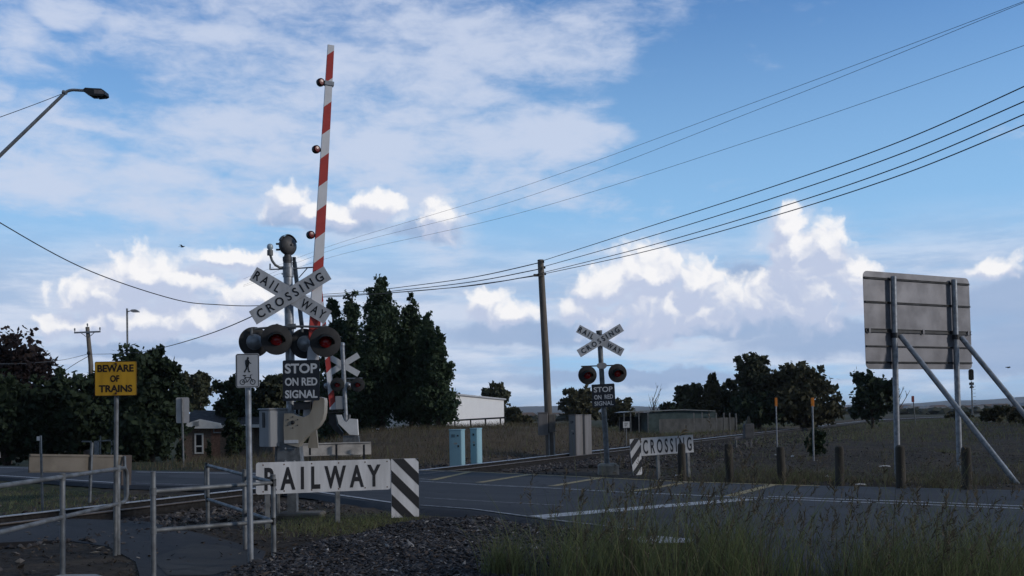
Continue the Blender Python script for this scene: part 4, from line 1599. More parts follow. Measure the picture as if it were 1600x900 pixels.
def rail_thing(name, label, paths, posts, r=.024, rp=.028):
    B = Vector(posts[0][0]); B.z = 0
    t = thing(name, label, 'handrail', B)
    for (a, ztop) in posts:
        p = Vector(a) - B
        MB().tube([(p.x, p.y, -.15), (p.x, p.y, ztop - .02), (p.x, p.y, ztop)], [rp, rp, rp * .7], 14).tube([(p.x, p.y, ztop - .02), (p.x, p.y, ztop + .004)], rp * .99, 14).build('post', RAILP, t)
    for pts in paths:
        MB().tube([Vector(q) - B for q in pts], r, 12).build('rail', RAILP, t)
    for pts in paths:
        for (a, zt) in posts:
            for p, q in zip(pts, pts[1:]):
                p, q, = Vector(p), Vector(q)
                d = q - p
                if d.xy.length < .05:
                    continue
                s_ = (Vector(a).xy - p.xy).dot(d.xy) / d.xy.length_squared
                if -.12 <= s_ <= 1.12:
                    w = p + d * s_
                    if (w.xy - Vector(a).xy).length < .09:
                        MB().tube([Vector((a[0], a[1], w.z - .04)) - B, Vector((a[0], a[1], w.z + .04)) - B], rp * 1.25, 12).build('clamp', GALVD, t)
    return t


def arc(a, b, c, n=6):
    a, b, c = Vector(a), Vector(b), Vector(c)
    return [a * (1 - s_) ** 2 + b * 2 * s_ * (1 - s_) + c * s_ ** 2 for s_ in [k / n for k in range(n + 1)]]


pA = gnd(98, 893); pB = at(180, 861, gnd(180, 861).y - .07); pB.z = 0
e = at(193, 740, pB.y + .25)
d = Vector((pB.x - pA.x, pB.y - pA.y, 0)).normalized()
zt, zl = at(97, 745, pA.y).z, at(97, 808, pA.y).z
pE = pB + d * .42
pS = pA - d * 3.2
top = [Vector((pS.x, pS.y, zt)), Vector((pE.x - d.x * .16, pE.y - d.y * .16, zt))]
low = [Vector((pE.x - d.x * .16, pE.y - d.y * .16, zl)), Vector((pS.x, pS.y, zl))]
lp = top + arc(top[1], Vector((pE.x, pE.y, zt)), Vector((pE.x, pE.y, zt - .14)))[1:] + [Vector((pE.x, pE.y, zl + .14))] + arc(Vector((pE.x, pE.y, zl + .14)), Vector((pE.x, pE.y, zl)), low[0])[1:] + [low[1]]
pM = pA - d * 2.4
rail_thing('handrail', 'rounded end of a two-rail steel handrail running off at lower left', [lp], [(pA, zt + .03), (pM, zt + .03), (pB + d * .1 + Vector((.0, 0, 0)), zt - .01)])
pC = gnd(240, 898); pD = gnd(428, 871); pF = gnd(325, 821); pG = gnd(383, 853)
zc, zl = at(240, 768, pC.y).z, at(240, 829, pC.y).z
zd, zdl = at(429, 754, pD.y).z, at(429, 814, pD.y).z
zf, zfl = at(325, 727, pF.y).z, at(325, 780, pF.y).z
dd = (pF - pD); dd.z = 0; dd = dd.normalized()
pE = pF + dd * .18
pts1 = [(pC.x, pC.y, zc), (pD.x, pD.y, zd)]
pts2 = [(pC.x, pC.y, zl), (pD.x, pD.y, zdl)]
A1 = Vector((pF.x, pF.y, zf)); A2 = Vector((pF.x, pF.y, zfl))
E1, E2 = Vector((pE.x, pE.y, zf)), Vector((pE.x, pE.y, zfl))
pts3 = [Vector((pD.x, pD.y, zd)), A1] + arc(A1, E1, E1 - Vector((0, 0, .14)))[1:] + [E2 + Vector((0, 0, .14))] + arc(E2 + Vector((0, 0, .14)), E2, A2)[1:] + [Vector((pD.x, pD.y, zdl))]
rail_thing('handrail', 'angled two-rail steel handrail around the walker and bicycle sign', [pts1, pts2, pts3], [(pC, at(240, 737, pC.y).z), (pD, at(429, 742, pD.y).z), (pF, zf + .02), (pG, at(383, 734, pG.y).z)])

# ------------------------------------------------------------------ bollards
prof = [(.098, 0), (.1, .03), (.096, .5), (.094, .80), (.084, .845), (.05, .87), (.001, .875)]
first = None
for (qx, qy, top, lab) in ((1066, 748, 692, 'weathered timber bollard standing in front of the CROSSING board'),
                           (1141, 751, 692, 'grey timber bollard just right of the CROSSING board'),
                           (1222, 751, 697, 'low timber bollard half hidden in weeds by the first amber marker'),
                           (1312, 756, 696, 'leaning timber bollard right of the second amber marker'),
                           (1408, 762, 695, 'stout timber bollard at the left post of the big sign'),
                           (1511, 764, 697, 'stout timber bollard at the right post of the big sign')):
    p = gnd(qx, qy)
    p.z = h1(p.x, p.y)
    hgt = at(qx, top, p.y).z - p.z
    t = thing('bollard', lab, 'bollard', p, 'timber bollards along the road edge')
    if first is None:
        first = MB().lathe(prof, (0, 0, -.0), (0, 0, 1), 18).build('bollard_post', BOLW, t)
        o = first
    else:
        o = first.copy(); COL.objects.link(o); o.parent = t
    o.scale = (1.0, 1.0, hgt / .875)
    o.rotation_euler = (random.uniform(-.02, .02), random.uniform(-.03, .03), random.uniform(0, 6))

# ------------------------------------------------------------------ cabinets


def cabinet(name, label, px0, px1, py0, py1, Y, depth, m, yaw, doorm=None, group=None, split=None):
    """box with its lower front edge between px0 and px1; doors, plinth and handle"""
    c = at((px0 + px1) / 2, py1, Y)
    c.z = h1(c.x, c.y)
    w = (px1 - px0) / F * Y
    hgt = at(px0, py0, Y).z - c.z
    t = thing(name, label, 'cabinet', c, group, yaw)
    MB().box(-w / 2, w / 2, 0, depth, .07, hgt - .03, bev=.012).build('body', m, t)
    MB().box(-w / 2 + .02, w / 2 - .02, .02, depth - .02, -.2, .07).build('plinth', DARKM if doorm else CONC, t)
    MB().box(-w / 2 - .015, w / 2 + .015, -.02, depth + .02, hgt - .03, hgt, bev=.01).build('lid', m, t)
    d = MB().box(-w / 2 + .03, w / 2 - .03, -.014, -.002, .11, hgt - .06).build('door', doorm or m, t)
    MB().box(w / 2 - .14, w / 2 - .09, -.035, -.015, hgt * .55, hgt * .55 + .07).box(w / 2 - .16, w / 2 - .10, -.022, -.015, hgt * .82, hgt * .82 + .05).build('door_handle', DARKM, d)
    mb = MB()
    for k in range(5):
        mb.box(-w / 2 + .08, -w / 2 + .08 + w * .3, -.02, -.015, hgt * .80 + k * .022, hgt * .80 + k * .022 + .010)
    mb.build('door_vent', DARKM, d, smooth=0)
    MB().box(-w * .12, w * .16, -.0185, -.0148, hgt * .62, hgt * .62 + .06).build('label_plate', mat('faded_label', (.42, .42, .38), .6, 0, .3, 30), d)
    return t


cabinet('trackside_cabinet', 'pale blue cabinet nearest the poplars, the wider of two', 702, 722, 671, 721, 33.3, .42, BLUEC, R(-14))
cabinet('trackside_cabinet', 'narrower pale blue cabinet right of its blue twin', 735, 746.5, 669, 719.5, 33.8, .5, BLUEC, R(-18))
GL = mat('pale_grey_door_paint', (.21, .21, .22), .5, 0, .16, 3, streak=True)
cabinet('trackside_cabinet', 'dull grey cabinet with a pale door, next to the timber power pole', 889, 901, 648, 703, 39.5, .9, GREYC, R(-22), GL)
cabinet('trackside_cabinet', 'grey cabinet at the right end of the pair, beside the crossing mast', 904, 915, 648, 702, 40.3, .9, GREYC, R(-22), GL)
c = at(889, 700, 40.6); c.z = h1(c.x, c.y)

# power pole with its boxes
B = at(859, 707, 40.5); B.z = h1(B.x, B.y)
L = Loc(B)
pp = thing('power_pole', 'leaning timber power pole with meter boxes at its foot, in the middle distance', 'power pole', B)
MB().tube([L.p(860, 720), L.p(853, 560), L.p(844.5, 406)], [.17, .155, .13], 18).build('pole', POLEW, pp)
MB().obox(L.p(841, 430, -.14), (.2, 0, 0), (0, .06, 0), (0, 0, .05)).build('crossarm', POLEW, pp)
mb = MB()
for k, (qx, qy) in enumerate(((846, 409), (848, 418), (849, 428), (838, 429))):
    mb.lathe([(.03, -.05), (.045, -.02), (.03, 0), (.045, .02), (.02, .05)], L.p(qx + 3, qy, -.18), (0, 0, 1), 10)
mb.build('insulators', DARKM, pp)
q0, q1 = L.p(841, 680, -.35), L.p(866, 645, -.35)
mb = MB().box(q0.x, q0.x + .42, -.45, -.18, q0.z, q1.z, bev=.02)
mb.box(q0.x - .02, q0.x + .44, -.47, -.18, q1.z, q1.z + .03)
mb.build('meter_box', GREYC, pp)
MB().box(q0.x + .44, q0.x + .72, -.40, -.18, q0.z + .12, q1.z - .06, bev=.02).build('meter_box', mat('brown_grey_box', (.14, .13, .12), .7), pp)
mb = MB()
for qx in (858, 866):
    mb.tube([(L.p(qx, 700).x, -.2, -.1), (L.p(qx, 700).x, -.2, q0.z + .1)], .028, 8)
mb.build('conduit', mat('pale_conduit', (.4, .4, .4), .6), pp)

# markers by the track
for (qx, by_, ty, lab) in ((1213.5, 700, 621, 'amber topped marker post farther from the camera, near the rails'), (1270.5, 717, 621, 'amber topped marker post in front of a small dark shrub')):
    Y = gnd(qx, by_).y
    t, L = post_sign('marker_post', lab, 'marker post', (qx + 1, by_), (qx - 1, 634), Y, .028, GALV, group='amber topped marker posts')
    p, q = L.p(qx - 1, ty + .5), L.p(qx - 1, 635)
    mb = MB().obox((p + q) / 2, (.055, 0, 0), (0, .02, 0), (0, 0, (p.z - q.z) / 2), bev=.012)
    mb.obox((p + q) / 2 + Vector((-.012, -.022, .02)), (.035, 0, 0), (0, .004, 0), (0, 0, (p.z - q.z) * .28))
    mb.build('reflector', AMBER, t)
Y = 46
t, L = post_sign('point_box', 'small grey box on short legs beside the far rail', 'cabinet', (1150, 692), (1150, 684), Y, .05)
p, q = L.p(1163, 685), L.p(1177, 662)
MB().box(p.x, q.x, -.15, .25, p.z, q.z, bev=.02).build('box', mat('dim_grey_box', (.10, .10, .105), .8), t)
MB().prism([(p.x + .1, 0, q.z), (q.x - .1, 0, q.z), (q.x - .17, 0, q.z + .35), (p.x + .2, 0, q.z + .35)], (0, .12, 0)).build('cover', mat('dim_green_grey_cover', (.05, .055, .05), .9), t)
MB().tube([L.p(1148, 686), L.p(1160, 684)], .08, 6).box(p.x + .08, p.x + .16, -.05, .05, -.2, p.z).box(q.x - .16, q.x - .08, -.05, .05, -.2, p.z).build('legs', GREYC, t)
t, L = post_sign('notice_plate', 'small white notice plate by the fence behind the CROSSING board', 'sign', (978.5, 690), (978.5, 660), 52, .03)
p, q = L.p(973.5, 668.5), L.p(983.5, 658.5)
pl = MB().box(p.x, q.x, -.05, -.042, p.z, q.z).build('sign_plate', WHITEB, t)
mb = MB()
for k, (a, b_) in enumerate(((.2, .75), (.25, .6), (.2, .42), (.2, .28))):
    zz = p.z + (q.z - p.z) * b_
    mb.box(p.x + .08, q.x - .08 - .03 * k, -.056, -.052, zz - .014, zz + .014)
mb.build('faded_print', mat('faded_grey_print', (.25, .25, .26), .7), pl, smooth=0)
t, L = post_sign('marker_post', 'red topped marker post far off on the right plain', 'marker post', (1431, 662), (1427, 628), 84, .04)
p = L.p(1426.3, 623.5)
MB().obox(p, (.11, 0, 0), (0, .03, 0), (0, 0, .27)).build('reflector', mat('faded_red', (.25, .05, .045), .6), t)
t, L = post_sign('railway_light_signal', 'black headed railway light signal on a slim post, distant right', 'railway signal', (1519.5, 648), (1518, 596), 110, .08)
q = L.p(1518, 586)
MB().prism([q + Vector((a, 0, b)) for a, b in ((-.26, -.5), (0, -.62), (.26, -.5), (.26, .5), (.14, .66), (0, .7), (-.14, .66), (-.26, .5))], (0, .2, 0)).build('signal_head', VISOR, t)
MB().box(q.x - .22, q.x + .22, -.05, .2, q.z - 1.15, q.z - .85).prism([(q.x - .25, 0, q.z - 1.5), (q.x + .25, 0, q.z - 1.5), (q.x + .1, 0, q.z - 1.2), (q.x - .1, 0, q.z - 1.2)], (0, .15, 0)).build('route_box', DARKM, t)
mb = MB()
for k in range(9):
    z = .5 + k * .4
    mb.box(L.p(1522, 640).x - .05, L.p(1522, 640).x + .25, -.02, .02, z, z + .03)
mb.build('ladder', DARKM, t)

# ------------------------------------------------------------------ buildings
# brick house on the left, set down behind the road
HY = 62.0
B = at(330, 716, HY); B.z = -1.25
L = Loc(B)
hs = thing('brick_house', 'low brick house with white gable end and dark roof between the dark trees', 'house', B)


def hx(px, py=690, dy=0):
    return L.p(px, py, dy).x


ze = L.p(310, 669).z
MB().box(hx(280), hx(396), 0, 9, -.3, ze + .1).build('wall', BRICK, hs)
MB().box(hx(330), hx(344), -.03, -.002, -.3, ze).build('wall_pier', BRICKR, hs)
MB().prism([L.p(q[0], q[1], -.45) for q in ((283, 669.5), (284, 664), (312, 655), (344, 661.5), (344, 669.5))], (0, .2, 0)).build('gable_board', WHITEB, hs)
mb = MB()
for k in range(4):
    z = L.p(310, 659 + 2 * k).z
    mb.box(hx(306), hx(315), -.48, -.46, z - .02, z + .02)
mb.build('gable_vent', GALV, hs)
MB().box(hx(344), hx(420), -.5, -.3, ze - .02, ze + .18).build('gutter', WHITEB, hs)
rf = MB().prism([L.p(q[0], q[1], .2) for q in ((282, 667), (300, 642), (380, 643), (440, 667))], (0, 0.3, 0)).prism([L.p(440, 667, .5), L.p(282, 667, .5), L.p(282, 667, 9), L.p(440, 667, 9)], (0, 0, .1))
a, b_, c_, d_ = L.p(282, 667, -.3), L.p(440, 667, -.3), L.p(380, 642, 4.5), L.p(300, 641, 4.5)
e_, g_ = Vector((a.x, 9.4, a.z)), Vector((b_.x, 9.4, b_.z))
roof = MB().add([a, b_, c_, d_, e_, g_], [(0, 1, 2, 3), (5, 4, 3, 2), (0, 3, 4), (1, 5, 2), (0, 4, 5, 1)]).build('roof', TILE, hs, smooth=0)
MB().box(hx(317), hx(327), 3.6, 4.6, L.p(320, 644).z, L.p(320, 637).z).build('chimney', mat('pink_red_paint', (.5, .16, .15), .7), roof)
MB().box(hx(347), hx(360), 3.2, 4.2, L.p(350, 648).z, L.p(350, 633).z, bev=.05).build('roof_box', WHITEB, roof)
q0, q1 = L.p(304.5, 709), L.p(318, 677)
mb = MB()
t_ = .09
zm = q0.z + (q1.z - q0.z) * .37
for (x0, x1, z0, z1) in ((q0.x, q0.x + t_, q0.z, q1.z), (q1.x - t_, q1.x, q0.z, q1.z), (q0.x + t_, q1.x - t_, q0.z, q0.z + t_), (q0.x + t_, q1.x - t_, q1.z - t_, q1.z), (q0.x + t_, q1.x - t_, zm - t_ / 2, zm + t_ / 2)):
    mb.box(x0, x1, -.06, .02, z0, z1)
wn_ = mb.build('window', WHITEB, hs, smooth=0)
MB().box(q0.x + t_, q1.x - t_, -.03, -.004, q0.z + t_, q1.z - t_).build('pane', GLASS, wn_)
MB().tube([L.p(334, 671, -.2), L.p(334, 676, -.2), L.p(345, 676, -.2)], .05, 6).build('downpipe', GALV, hs)

# pale shed behind the poplars
SYd = 88.0
B = at(745, 672, SYd); B.z = .6
L = Loc(B)
sh = thing('metal_shed', 'white metal shed with a low sloping roof right of the poplars', 'shed', B)
SHM = bpy.data.materials.new('ribbed_white_cladding')
SHM.use_nodes = True
T = NT(SHM.node_tree)
bb_ = SHM.node_tree.nodes['Principled BSDF']
oc = T.new('ShaderNodeTexCoord').outputs['Object']
x_, y_, z_ = T.sep(oc)
rib = T.m('SINE', T.m('MULTIPLY', T.m('ADD', x_, y_), 30.0))
T.plug(bb_.inputs['Base Color'], T.mix(T.noise(oc, 1.2, 5, dim='3D'), (.78, .78, .79), (.88, .88, .88)))
bb_.inputs['Roughness'].default_value = .5
bp = T.new('ShaderNodeBump'); bp.inputs['Strength'].default_value = .15; bp.inputs['Distance'].default_value = .02
T.plug(bp.inputs['Height'], rib); T.plug(bb_.inputs['Normal'], bp.outputs[0])
# the wall recedes to the right, so it looks a little towards the low sun
wl_ = [at(694, 672, 82.0), at(788, 672, 97.0)]
tl_ = [at(694, 615.5, 82.0), at(788, 625, 97.0)]
a, b_ = Vector((wl_[0].x, wl_[0].y, -1)) - B, Vector((wl_[1].x, wl_[1].y, -1)) - B
c_, d_ = Vector((b_.x, b_.y, tl_[1].z - B.z)), Vector((a.x, a.y, tl_[0].z - B.z))
along = (b_ - a).normalized()
back = Vector((-along.y, along.x, 0))
MB().prism([a, b_, c_, d_], back * 9).build('wall', SHM, sh, smooth=0)
e0, e1 = d_ - back * .2 - along * .2, c_ - back * .2 + along * .2
up = Vector((0, 0, .14))
MB().prism([e0, e1, e1 + up, e0 + up], back * 9.4).build('roof', mat('zinc_roof', (.55, .55, .57), .5, .2), sh, smooth=0)

# dark fence rail before the shed
FY = 72.0
p0, p1 = at(690, 658, FY), at(790, 652.5, FY - 2)
fn = thing('yard_fence', 'dark pipe fence with upright posts in front of the white shed', 'fence', (p0.x, p0.y, h1(p0.x, p0.y)))
o_ = fn.location
MB().tube([p0 - o_, p1 - o_], .06, 8).build('top_rail', DARKM, fn)
for t in (.21, .46, .69, .92):
    q = p0.lerp(p1, t)
    MB().tube([(q.x - o_.x, q.y - o_.y, h1(q.x, q.y) - o_.z - .1), q - o_], .055, 8).build('post', DARKM, fn)

# teal shade house with fence posts, right of centre
TY = 84.0
B = at(1070, 672, TY); B.z = h1(B.x, B.y)
L = Loc(B)
tb = thing('shade_house', 'long low shade house of dull teal cloth with a pale roof edge behind the line', 'shade house', B)
out = [L.p(q[0], q[1]) for q in ((1012, 672), (1012, 645), (1075, 642), (1118, 642.5), (1118, 668))]
out[0].z = out[-1].z = -.3
MB().prism(out, (0, 8, 0)).build('cloth_wall', TEAL, tb, smooth=0)
MB().prism([L.p(q[0], q[1], -.2) for q in ((975, 644.5), (985, 642.3), (1068, 639.4), (1118, 641.5), (1118, 642.6), (1068, 641), (985, 644))], (0, 8.4, 0)).build('roof', mat('pale_roof_sheet', (.30, .32, .32), .6), tb, smooth=0)
for qx in (975, 985, 998, 1012):
    q = L.p(qx, 644)
    MB().box(q.x - .05, q.x + .05, -.1, .0, -.3, q.z).build('post', GALVD, tb)
MB().box(L.p(976, 660).x, L.p(1011, 660).x, 4, 4.3, -.3, L.p(990, 651).z).build('dark_wall', DARKM, tb)
fp = thing('paling_fence', 'grey mesh fence on tall thin posts running right from the shade house', 'fence', at(1120, 668, 80) * 1.0)
fp.location.z = h1(fp.location.x, fp.location.y)
o_ = fp.location
a, b_ = at(1030, 668, 78), at(1152, 664, 86)
hgt = .95
mb = MB()
mb.add([(a.x - o_.x, a.y - o_.y, -.5), (b_.x - o_.x, b_.y - o_.y, -.5), (b_.x - o_.x, b_.y - o_.y, at(1152, 652, 86).z - o_.z), (a.x - o_.x, a.y - o_.y, at(1030, 655, 78).z - o_.z)], [(0, 1, 2, 3)])
mb.f = []; mb.i = []; v4 = [Vector(q) for q in mb.v]; mb.v = []
mb.prism(v4, (0, .05, 0))
mb.build('panel', mat('weathered_mesh_panel', (.06, .063, .065), .9, 0, .3, 1.5), fp, smooth=0)
for qx, t in ((1084, 645), (1097, 644.5), (1108, 645), (1119, 645), (1131, 645), (1140, 645), (1150, 646)):
    Yq = 78 + (qx - 1030) / 122 * 8 - .15
    q = at(qx, t, Yq) - o_
    MB().box(q.x - .05, q.x + .05, q.y - .05, q.y + .05, -.5, q.z).build('post', mat('pale_fence_post', (.2, .2, .2), .8), fp)

# little walled yard with a pipe gate behind the board back
B = at(152, 712, 50); B.z = h1(B.x, B.y)
L = Loc(B)
yg = thing('yard_gate', 'pale pipe gate between posts under the dark trees behind the tan board', 'gate', B)
MB().box(L.p(147, 700).x, L.p(153, 700).x, 0, .15, -.2, L.p(150, 689).z).build('post', GALV, yg)
mb = MB()
mb.tube([L.p(128, 690), L.p(143, 690)], .04, 6).tube([L.p(153, 689.5), L.p(176, 688)], .04, 6).tube([L.p(157, 681), L.p(157, 710)], .035, 6).tube([L.p(174, 682), L.p(175, 710)], .035, 6)
mb.build('gate_frame', GALV, yg)
q = L.p(132, 711, .6)
MB().box(q.x - .3, q.x + .25, q.y, q.y + .4, 0, .5, bev=.04).box(q.x - .22, q.x + .2, q.y + .03, q.y + .36, .505, .78, bev=.05).box(q.x - .1, q.x + .2, q.y + .05, q.y + .3, .785, 1.0, bev=.05).build('stone_pillar', mat('pinkish_stone', (.13, .10, .09), .9, 0, .4, 4), yg)

# ------------------------------------------------------------------ lamps, poles, wires
# near street lamp: post stands just outside the frame on the left, arm reaches in
LY = 24.0
foot = at(-95, 720, LY); foot.z = 0
L = Loc(foot)
tl = thing('street_lamp', 'street lamp reaching in at upper left on a long slanting arm', 'street lamp', foot)
arm0 = L.p(-86, 326)
MB().tube([(0, 0, -.2), (0, 0, 1.2), arm0], [.11, .10, .07], 16).build('post', GALV, tl)
pts = [arm0, L.p(0, 243), L.p(100, 146.5)] + arc(L.p(100, 146.5), L.p(106, 140.3), L.p(116, 140.6))[1:] + [L.p(131, 141.5)]
MB().tube(pts, [.05, .045, .038] + [.036] * (len(pts) - 3), 12).tube([L.p(98, 143.5), L.p(104, 145.5)], .05, 8).build('arm', GALV, tl)
mb = MB()
a = [L.p(q[0], q[1], -.1) for q in ((130, 139), (133, 136.7), (143, 137.5), (158, 138.2), (163, 141.5), (164, 147.5), (160, 149.5), (140, 149), (131, 143.5))]
mb.prism(a, (0, .26, 0))
hd = mb.build('lamp_head', DARKM, tl, smooth=30)
MB().prism([L.p(q[0], q[1], -.104) for q in ((147, 139.8), (158, 140), (162, 143), (162.6, 146.5), (147, 146))], (0, .003, 0)).build('visor_panel', mat('dusty_visor', (.16, .14, .14), .4), hd)
MB().prism([L.p(q[0], q[1], -.04) for q in ((147, 149.6), (160, 149.8), (160, 152), (152, 152.7))], (0, .14, 0)).build('lamp_bowl', GLASS, hd)
# far thin lamp
t, L = post_sign('street_lamp', 'thin distant street lamp rising above the trees on the left', 'street lamp', (201, 690), (198.5, 482), 74, .07)
MB().tube([L.p(198.5, 487), L.p(203, 486)], .04, 6).build('arm', GALV, t)
MB().prism([L.p(q[0], q[1], -.15) for q in ((202.5, 486), (205, 483.6), (211, 483.2), (215, 485), (216.5, 487.5), (206, 487.6))], (0, .3, 0)).build('lamp_head', BOXG, t)
# far power pole with crossarm
B = at(142, 690, 62); B.z = h1(B.x, B.y)
L = Loc(B)
fp2 = thing('power_pole', 'distant power pole with a crossarm above the dark trees on the left', 'power pole', B)
MB().tube([L.p(143.5, 690), L.p(142, 570), L.p(136.5, 511)], [.17, .15, .12], 14).build('pole', POLEW, fp2)
MB().obox(L.p(136.5, 519, -.14), (.84, 0, .02), (0, .05, 0), (0, 0, .05)).build('crossarm', GALV, fp2)
mb = MB().tube([L.p(127, 520.5, -.14), L.p(136, 527, -.14)], .022, 6).tube([L.p(148, 519, -.14), L.p(139, 527, -.14)], .022, 6)
mb.build('arm_braces', GALV, fp2)
for qx, qy in ((116.8, 519), (156.2, 517.5), (136.6, 511.5)):
    MB().lathe([(.03, 0), (.03, .1), (.055, .13), (.045, .17), (.055, .2), (.03, .26), (.001, .27)], L.p(qx, qy, -.14), (0, 0, 1), 10).build('insulator', GALV, fp2)
MB().lathe([(.1, 0), (.12, .05), (.1, .2), (.001, .2)], L.p(138.5, 554, -.2), (0, 0, 1), 8).build('cable_clamp', DARKM, fp2)


def wire(label, pts, r, group=None, n=14, m=None, ext=(False, False)):
    """smooth cable through points (world)"""
    P = [Vector(p) for p in pts]
    out = []
    for k in range(len(P) - 1):
        p0, p1, p2, p3 = P[max(k - 1, 0)], P[k], P[k + 1], P[min(k + 2, len(P) - 1)]
        for j in range(n):
            s_ = j / n
            out.append(.5 * ((2 * p1) + (p2 - p0) * s_ + (2 * p0 - 5 * p1 + 4 * p2 - p3) * s_ ** 2 + (3 * p1 - p0 - 3 * p2 + p3) * s_ ** 3))
    out.append(P[-1])
    for k, (e, i0, i1) in enumerate(((ext[0], 0, 1), (ext[1], -1, -2))):
        if e:
            d = (out[i0] - out[i1]).normalized()
            q = [out[i0] + d * t + Vector((0, 0, .0006 * t * t)) for t in (8, 16, 24, 32)]
            out = q[::-1] + out if k == 0 else out + q
    o = MB().tube(out, r, 5).build('overhead_wire', m or WIRE, smooth=60)
    return tag(o, label, 'cable', group)


def yinv(x0, Y0, x1, Y1, x):
    """depth along a straight span seen at column x"""
    s_ = (x - x0) / (x1 - x0)
    return 1 / ((1 - s_) / Y0 + s_ / Y1)


def span(label, L_, Y0, Y1, r, group=None, m=None):
    x0, x1 = L_[0][0], L_[-1][0]
    pts = [at(x, y, yinv(x0, Y0, x1, Y1, x)) for x, y in L_]
    # a span that leaves the frame carries on towards its next pole
    return wire(label, pts, r, group, m=m, ext=[not 0 < L_[0][0] < 1600, not 0 < L_[-1][0] < 1600])


G1 = 'power lines from the timber pole towards upper right'
span('topmost of the four dark lines from the timber pole to the right edge', [(846, 408), (1000, 358.5), (1200, 294), (1400, 223.5), (1600, 135), (1760, 58)], 40.4, 16, .013, G1)
span('second line down of the four from the timber pole to the right edge', [(848, 417), (1000, 374), (1200, 312), (1400, 243), (1600, 158.5), (1760, 85)], 40.4, 16, .013, G1)
span('third line down of the four from the timber pole to the right edge', [(848, 426), (1000, 388), (1200, 329.5), (1400, 262.5), (1600, 178.5), (1760, 106)], 40.4, 16, .013, G1)
span('lowest of the four dark lines from the timber pole to the right edge', [(840, 430), (1000, 395), (1200, 340), (1400, 276), (1600, 195.5), (1760, 126)], 40.4, 16, .013, G1)
G2 = 'thin high lines crossing the sky'
span('highest thin line crossing the whole sky to the upper right corner', [(380, 436), (520, 383), (800, 297), (1200, 152), (1600, 2), (1750, -58)], 110, 34, .011, G2, WIREF)
span('thin sky line close below the highest one', [(380, 446), (520, 390), (800, 315), (1200, 165), (1600, 4), (1750, -56)], 110, 34, .011, G2, WIREF)
span('lower thin sky line reaching the right edge below the pair', [(380, 448), (520, 401), (800, 336), (1200, 211), (1600, 71), (1750, 15)], 110, 34, .011, G2, WIREF)
G3 = 'lines from the timber pole towards the left'
span('upper line from the timber pole sagging left behind the poplars', [(845, 410), (740, 433), (640, 447), (560, 456), (470, 462)], 40.4, 95, .022, G3)
span('lower line from the timber pole sagging left behind the poplars', [(845, 420), (740, 440), (640, 452), (560, 459.5), (470, 464)], 40.4, 95, .022, G3)
span('lowest line from the timber pole sagging left behind the poplars', [(838, 430), (740, 446), (640, 455), (560, 461), (470, 466)], 40.4, 95, .022, G3)
span('long sagging cable from the left edge to behind the crossbuck', [(-120, 270), (0, 348), (135, 421), (270, 467), (340, 476), (412, 477), (480, 466), (560, 461), (700, 450), (840, 431)], 17, 40.4, .011)
span('cable rising from the distant left pole to the crossing mast', [(139, 553.5), (200, 552), (250, 544), (320, 524), (390, 496), (450, 462)], 62, 16.9, .012)
span('faint cable from the distant left pole to the left edge', [(137.5, 553), (100, 562), (50, 567), (0, 568.5), (-60, 566)], 62, 55, .014, None, WIREF)
span('short cable dropping left from the distant pole into the trees', [(137.5, 557), (115, 570), (95, 584)], 62, 70, .02)
span('thin cable from the lamp arm to the left edge', [(101, 145), (60, 161), (0, 183), (-60, 203)], 24, 20, .008)

# ------------------------------------------------------------------ two birds, a car's nose, litter


def bird(label, px, py, Y, s_):
    c = at(px, py, Y)
    mb = MB()
    mb.lathe([(.001, -.22), (.05, -.12), (.07, 0), (.05, .1), (.03, .15), (.04, .19), (.001, .25)], c, (.95, -.1, .1), 10)
    for k in (-1, 1):
        mb.prism([c + Vector(q) for q in ((.07, 0, .03), (-.08, 0, .03), (-.16, .36 * k, .12), (-.1, .62 * k, .05), (.02, .34 * k, .13))], (0, 0, .012))
    mb.prism([c + Vector(q) for q in ((-.18, -.03, 0), (-.18, .03, 0), (-.36, .08, .01), (-.36, -.08, .01))], (0, 0, .012))
    o = mb.build('bird', VISOR)
    tag(o, label, 'bird')


bird('small dark bird gliding in the blue left of the mast bell', 285, 385.5, 90, 1)
bird('tiny dark bird low in the sky right of the big sign', 1576, 574.5, 120, 1)

CY_ = 41.0
nose = at(-16, 722, CY_); nose.z = h1(nose.x, nose.y)
car = thing('parked_car', 'white car with yellow green and blue side markings just entering at the left edge', 'car', nose)
prof2 = [(0, .35), (-.02, .62), (-.12, .78), (-1.1, .93), (-1.9, 1.42), (-3.3, 1.46), (-4.1, 1.05), (-4.5, 1.0), (-4.55, .4), (-4.4, .28), (-.15, .25)]
CARW = mat('white_car_paint', (.7, .7, .7), .25, 0, .05, coat=.6)
MB().prism([(a, -.85, b) for a, b in prof2], (0, 1.7, 0)).build('body', CARW, car, smooth=25)
bd = MB()
for k in range(5):
    bd.box(-.95 - .5 * k, -.72 - .5 * k, -.858, -.852, .5, .78)
bd.build('side_markings', mat('yellow_green_marking', (.5, .62, .05), .5), car, smooth=0)
bd = MB()
for k in range(5):
    bd.box(-1.2 - .5 * k, -.96 - .5 * k, -.858, -.852, .5, .78)
bd.build('side_markings', mat('navy_marking', (.02, .03, .12), .5), car, smooth=0)
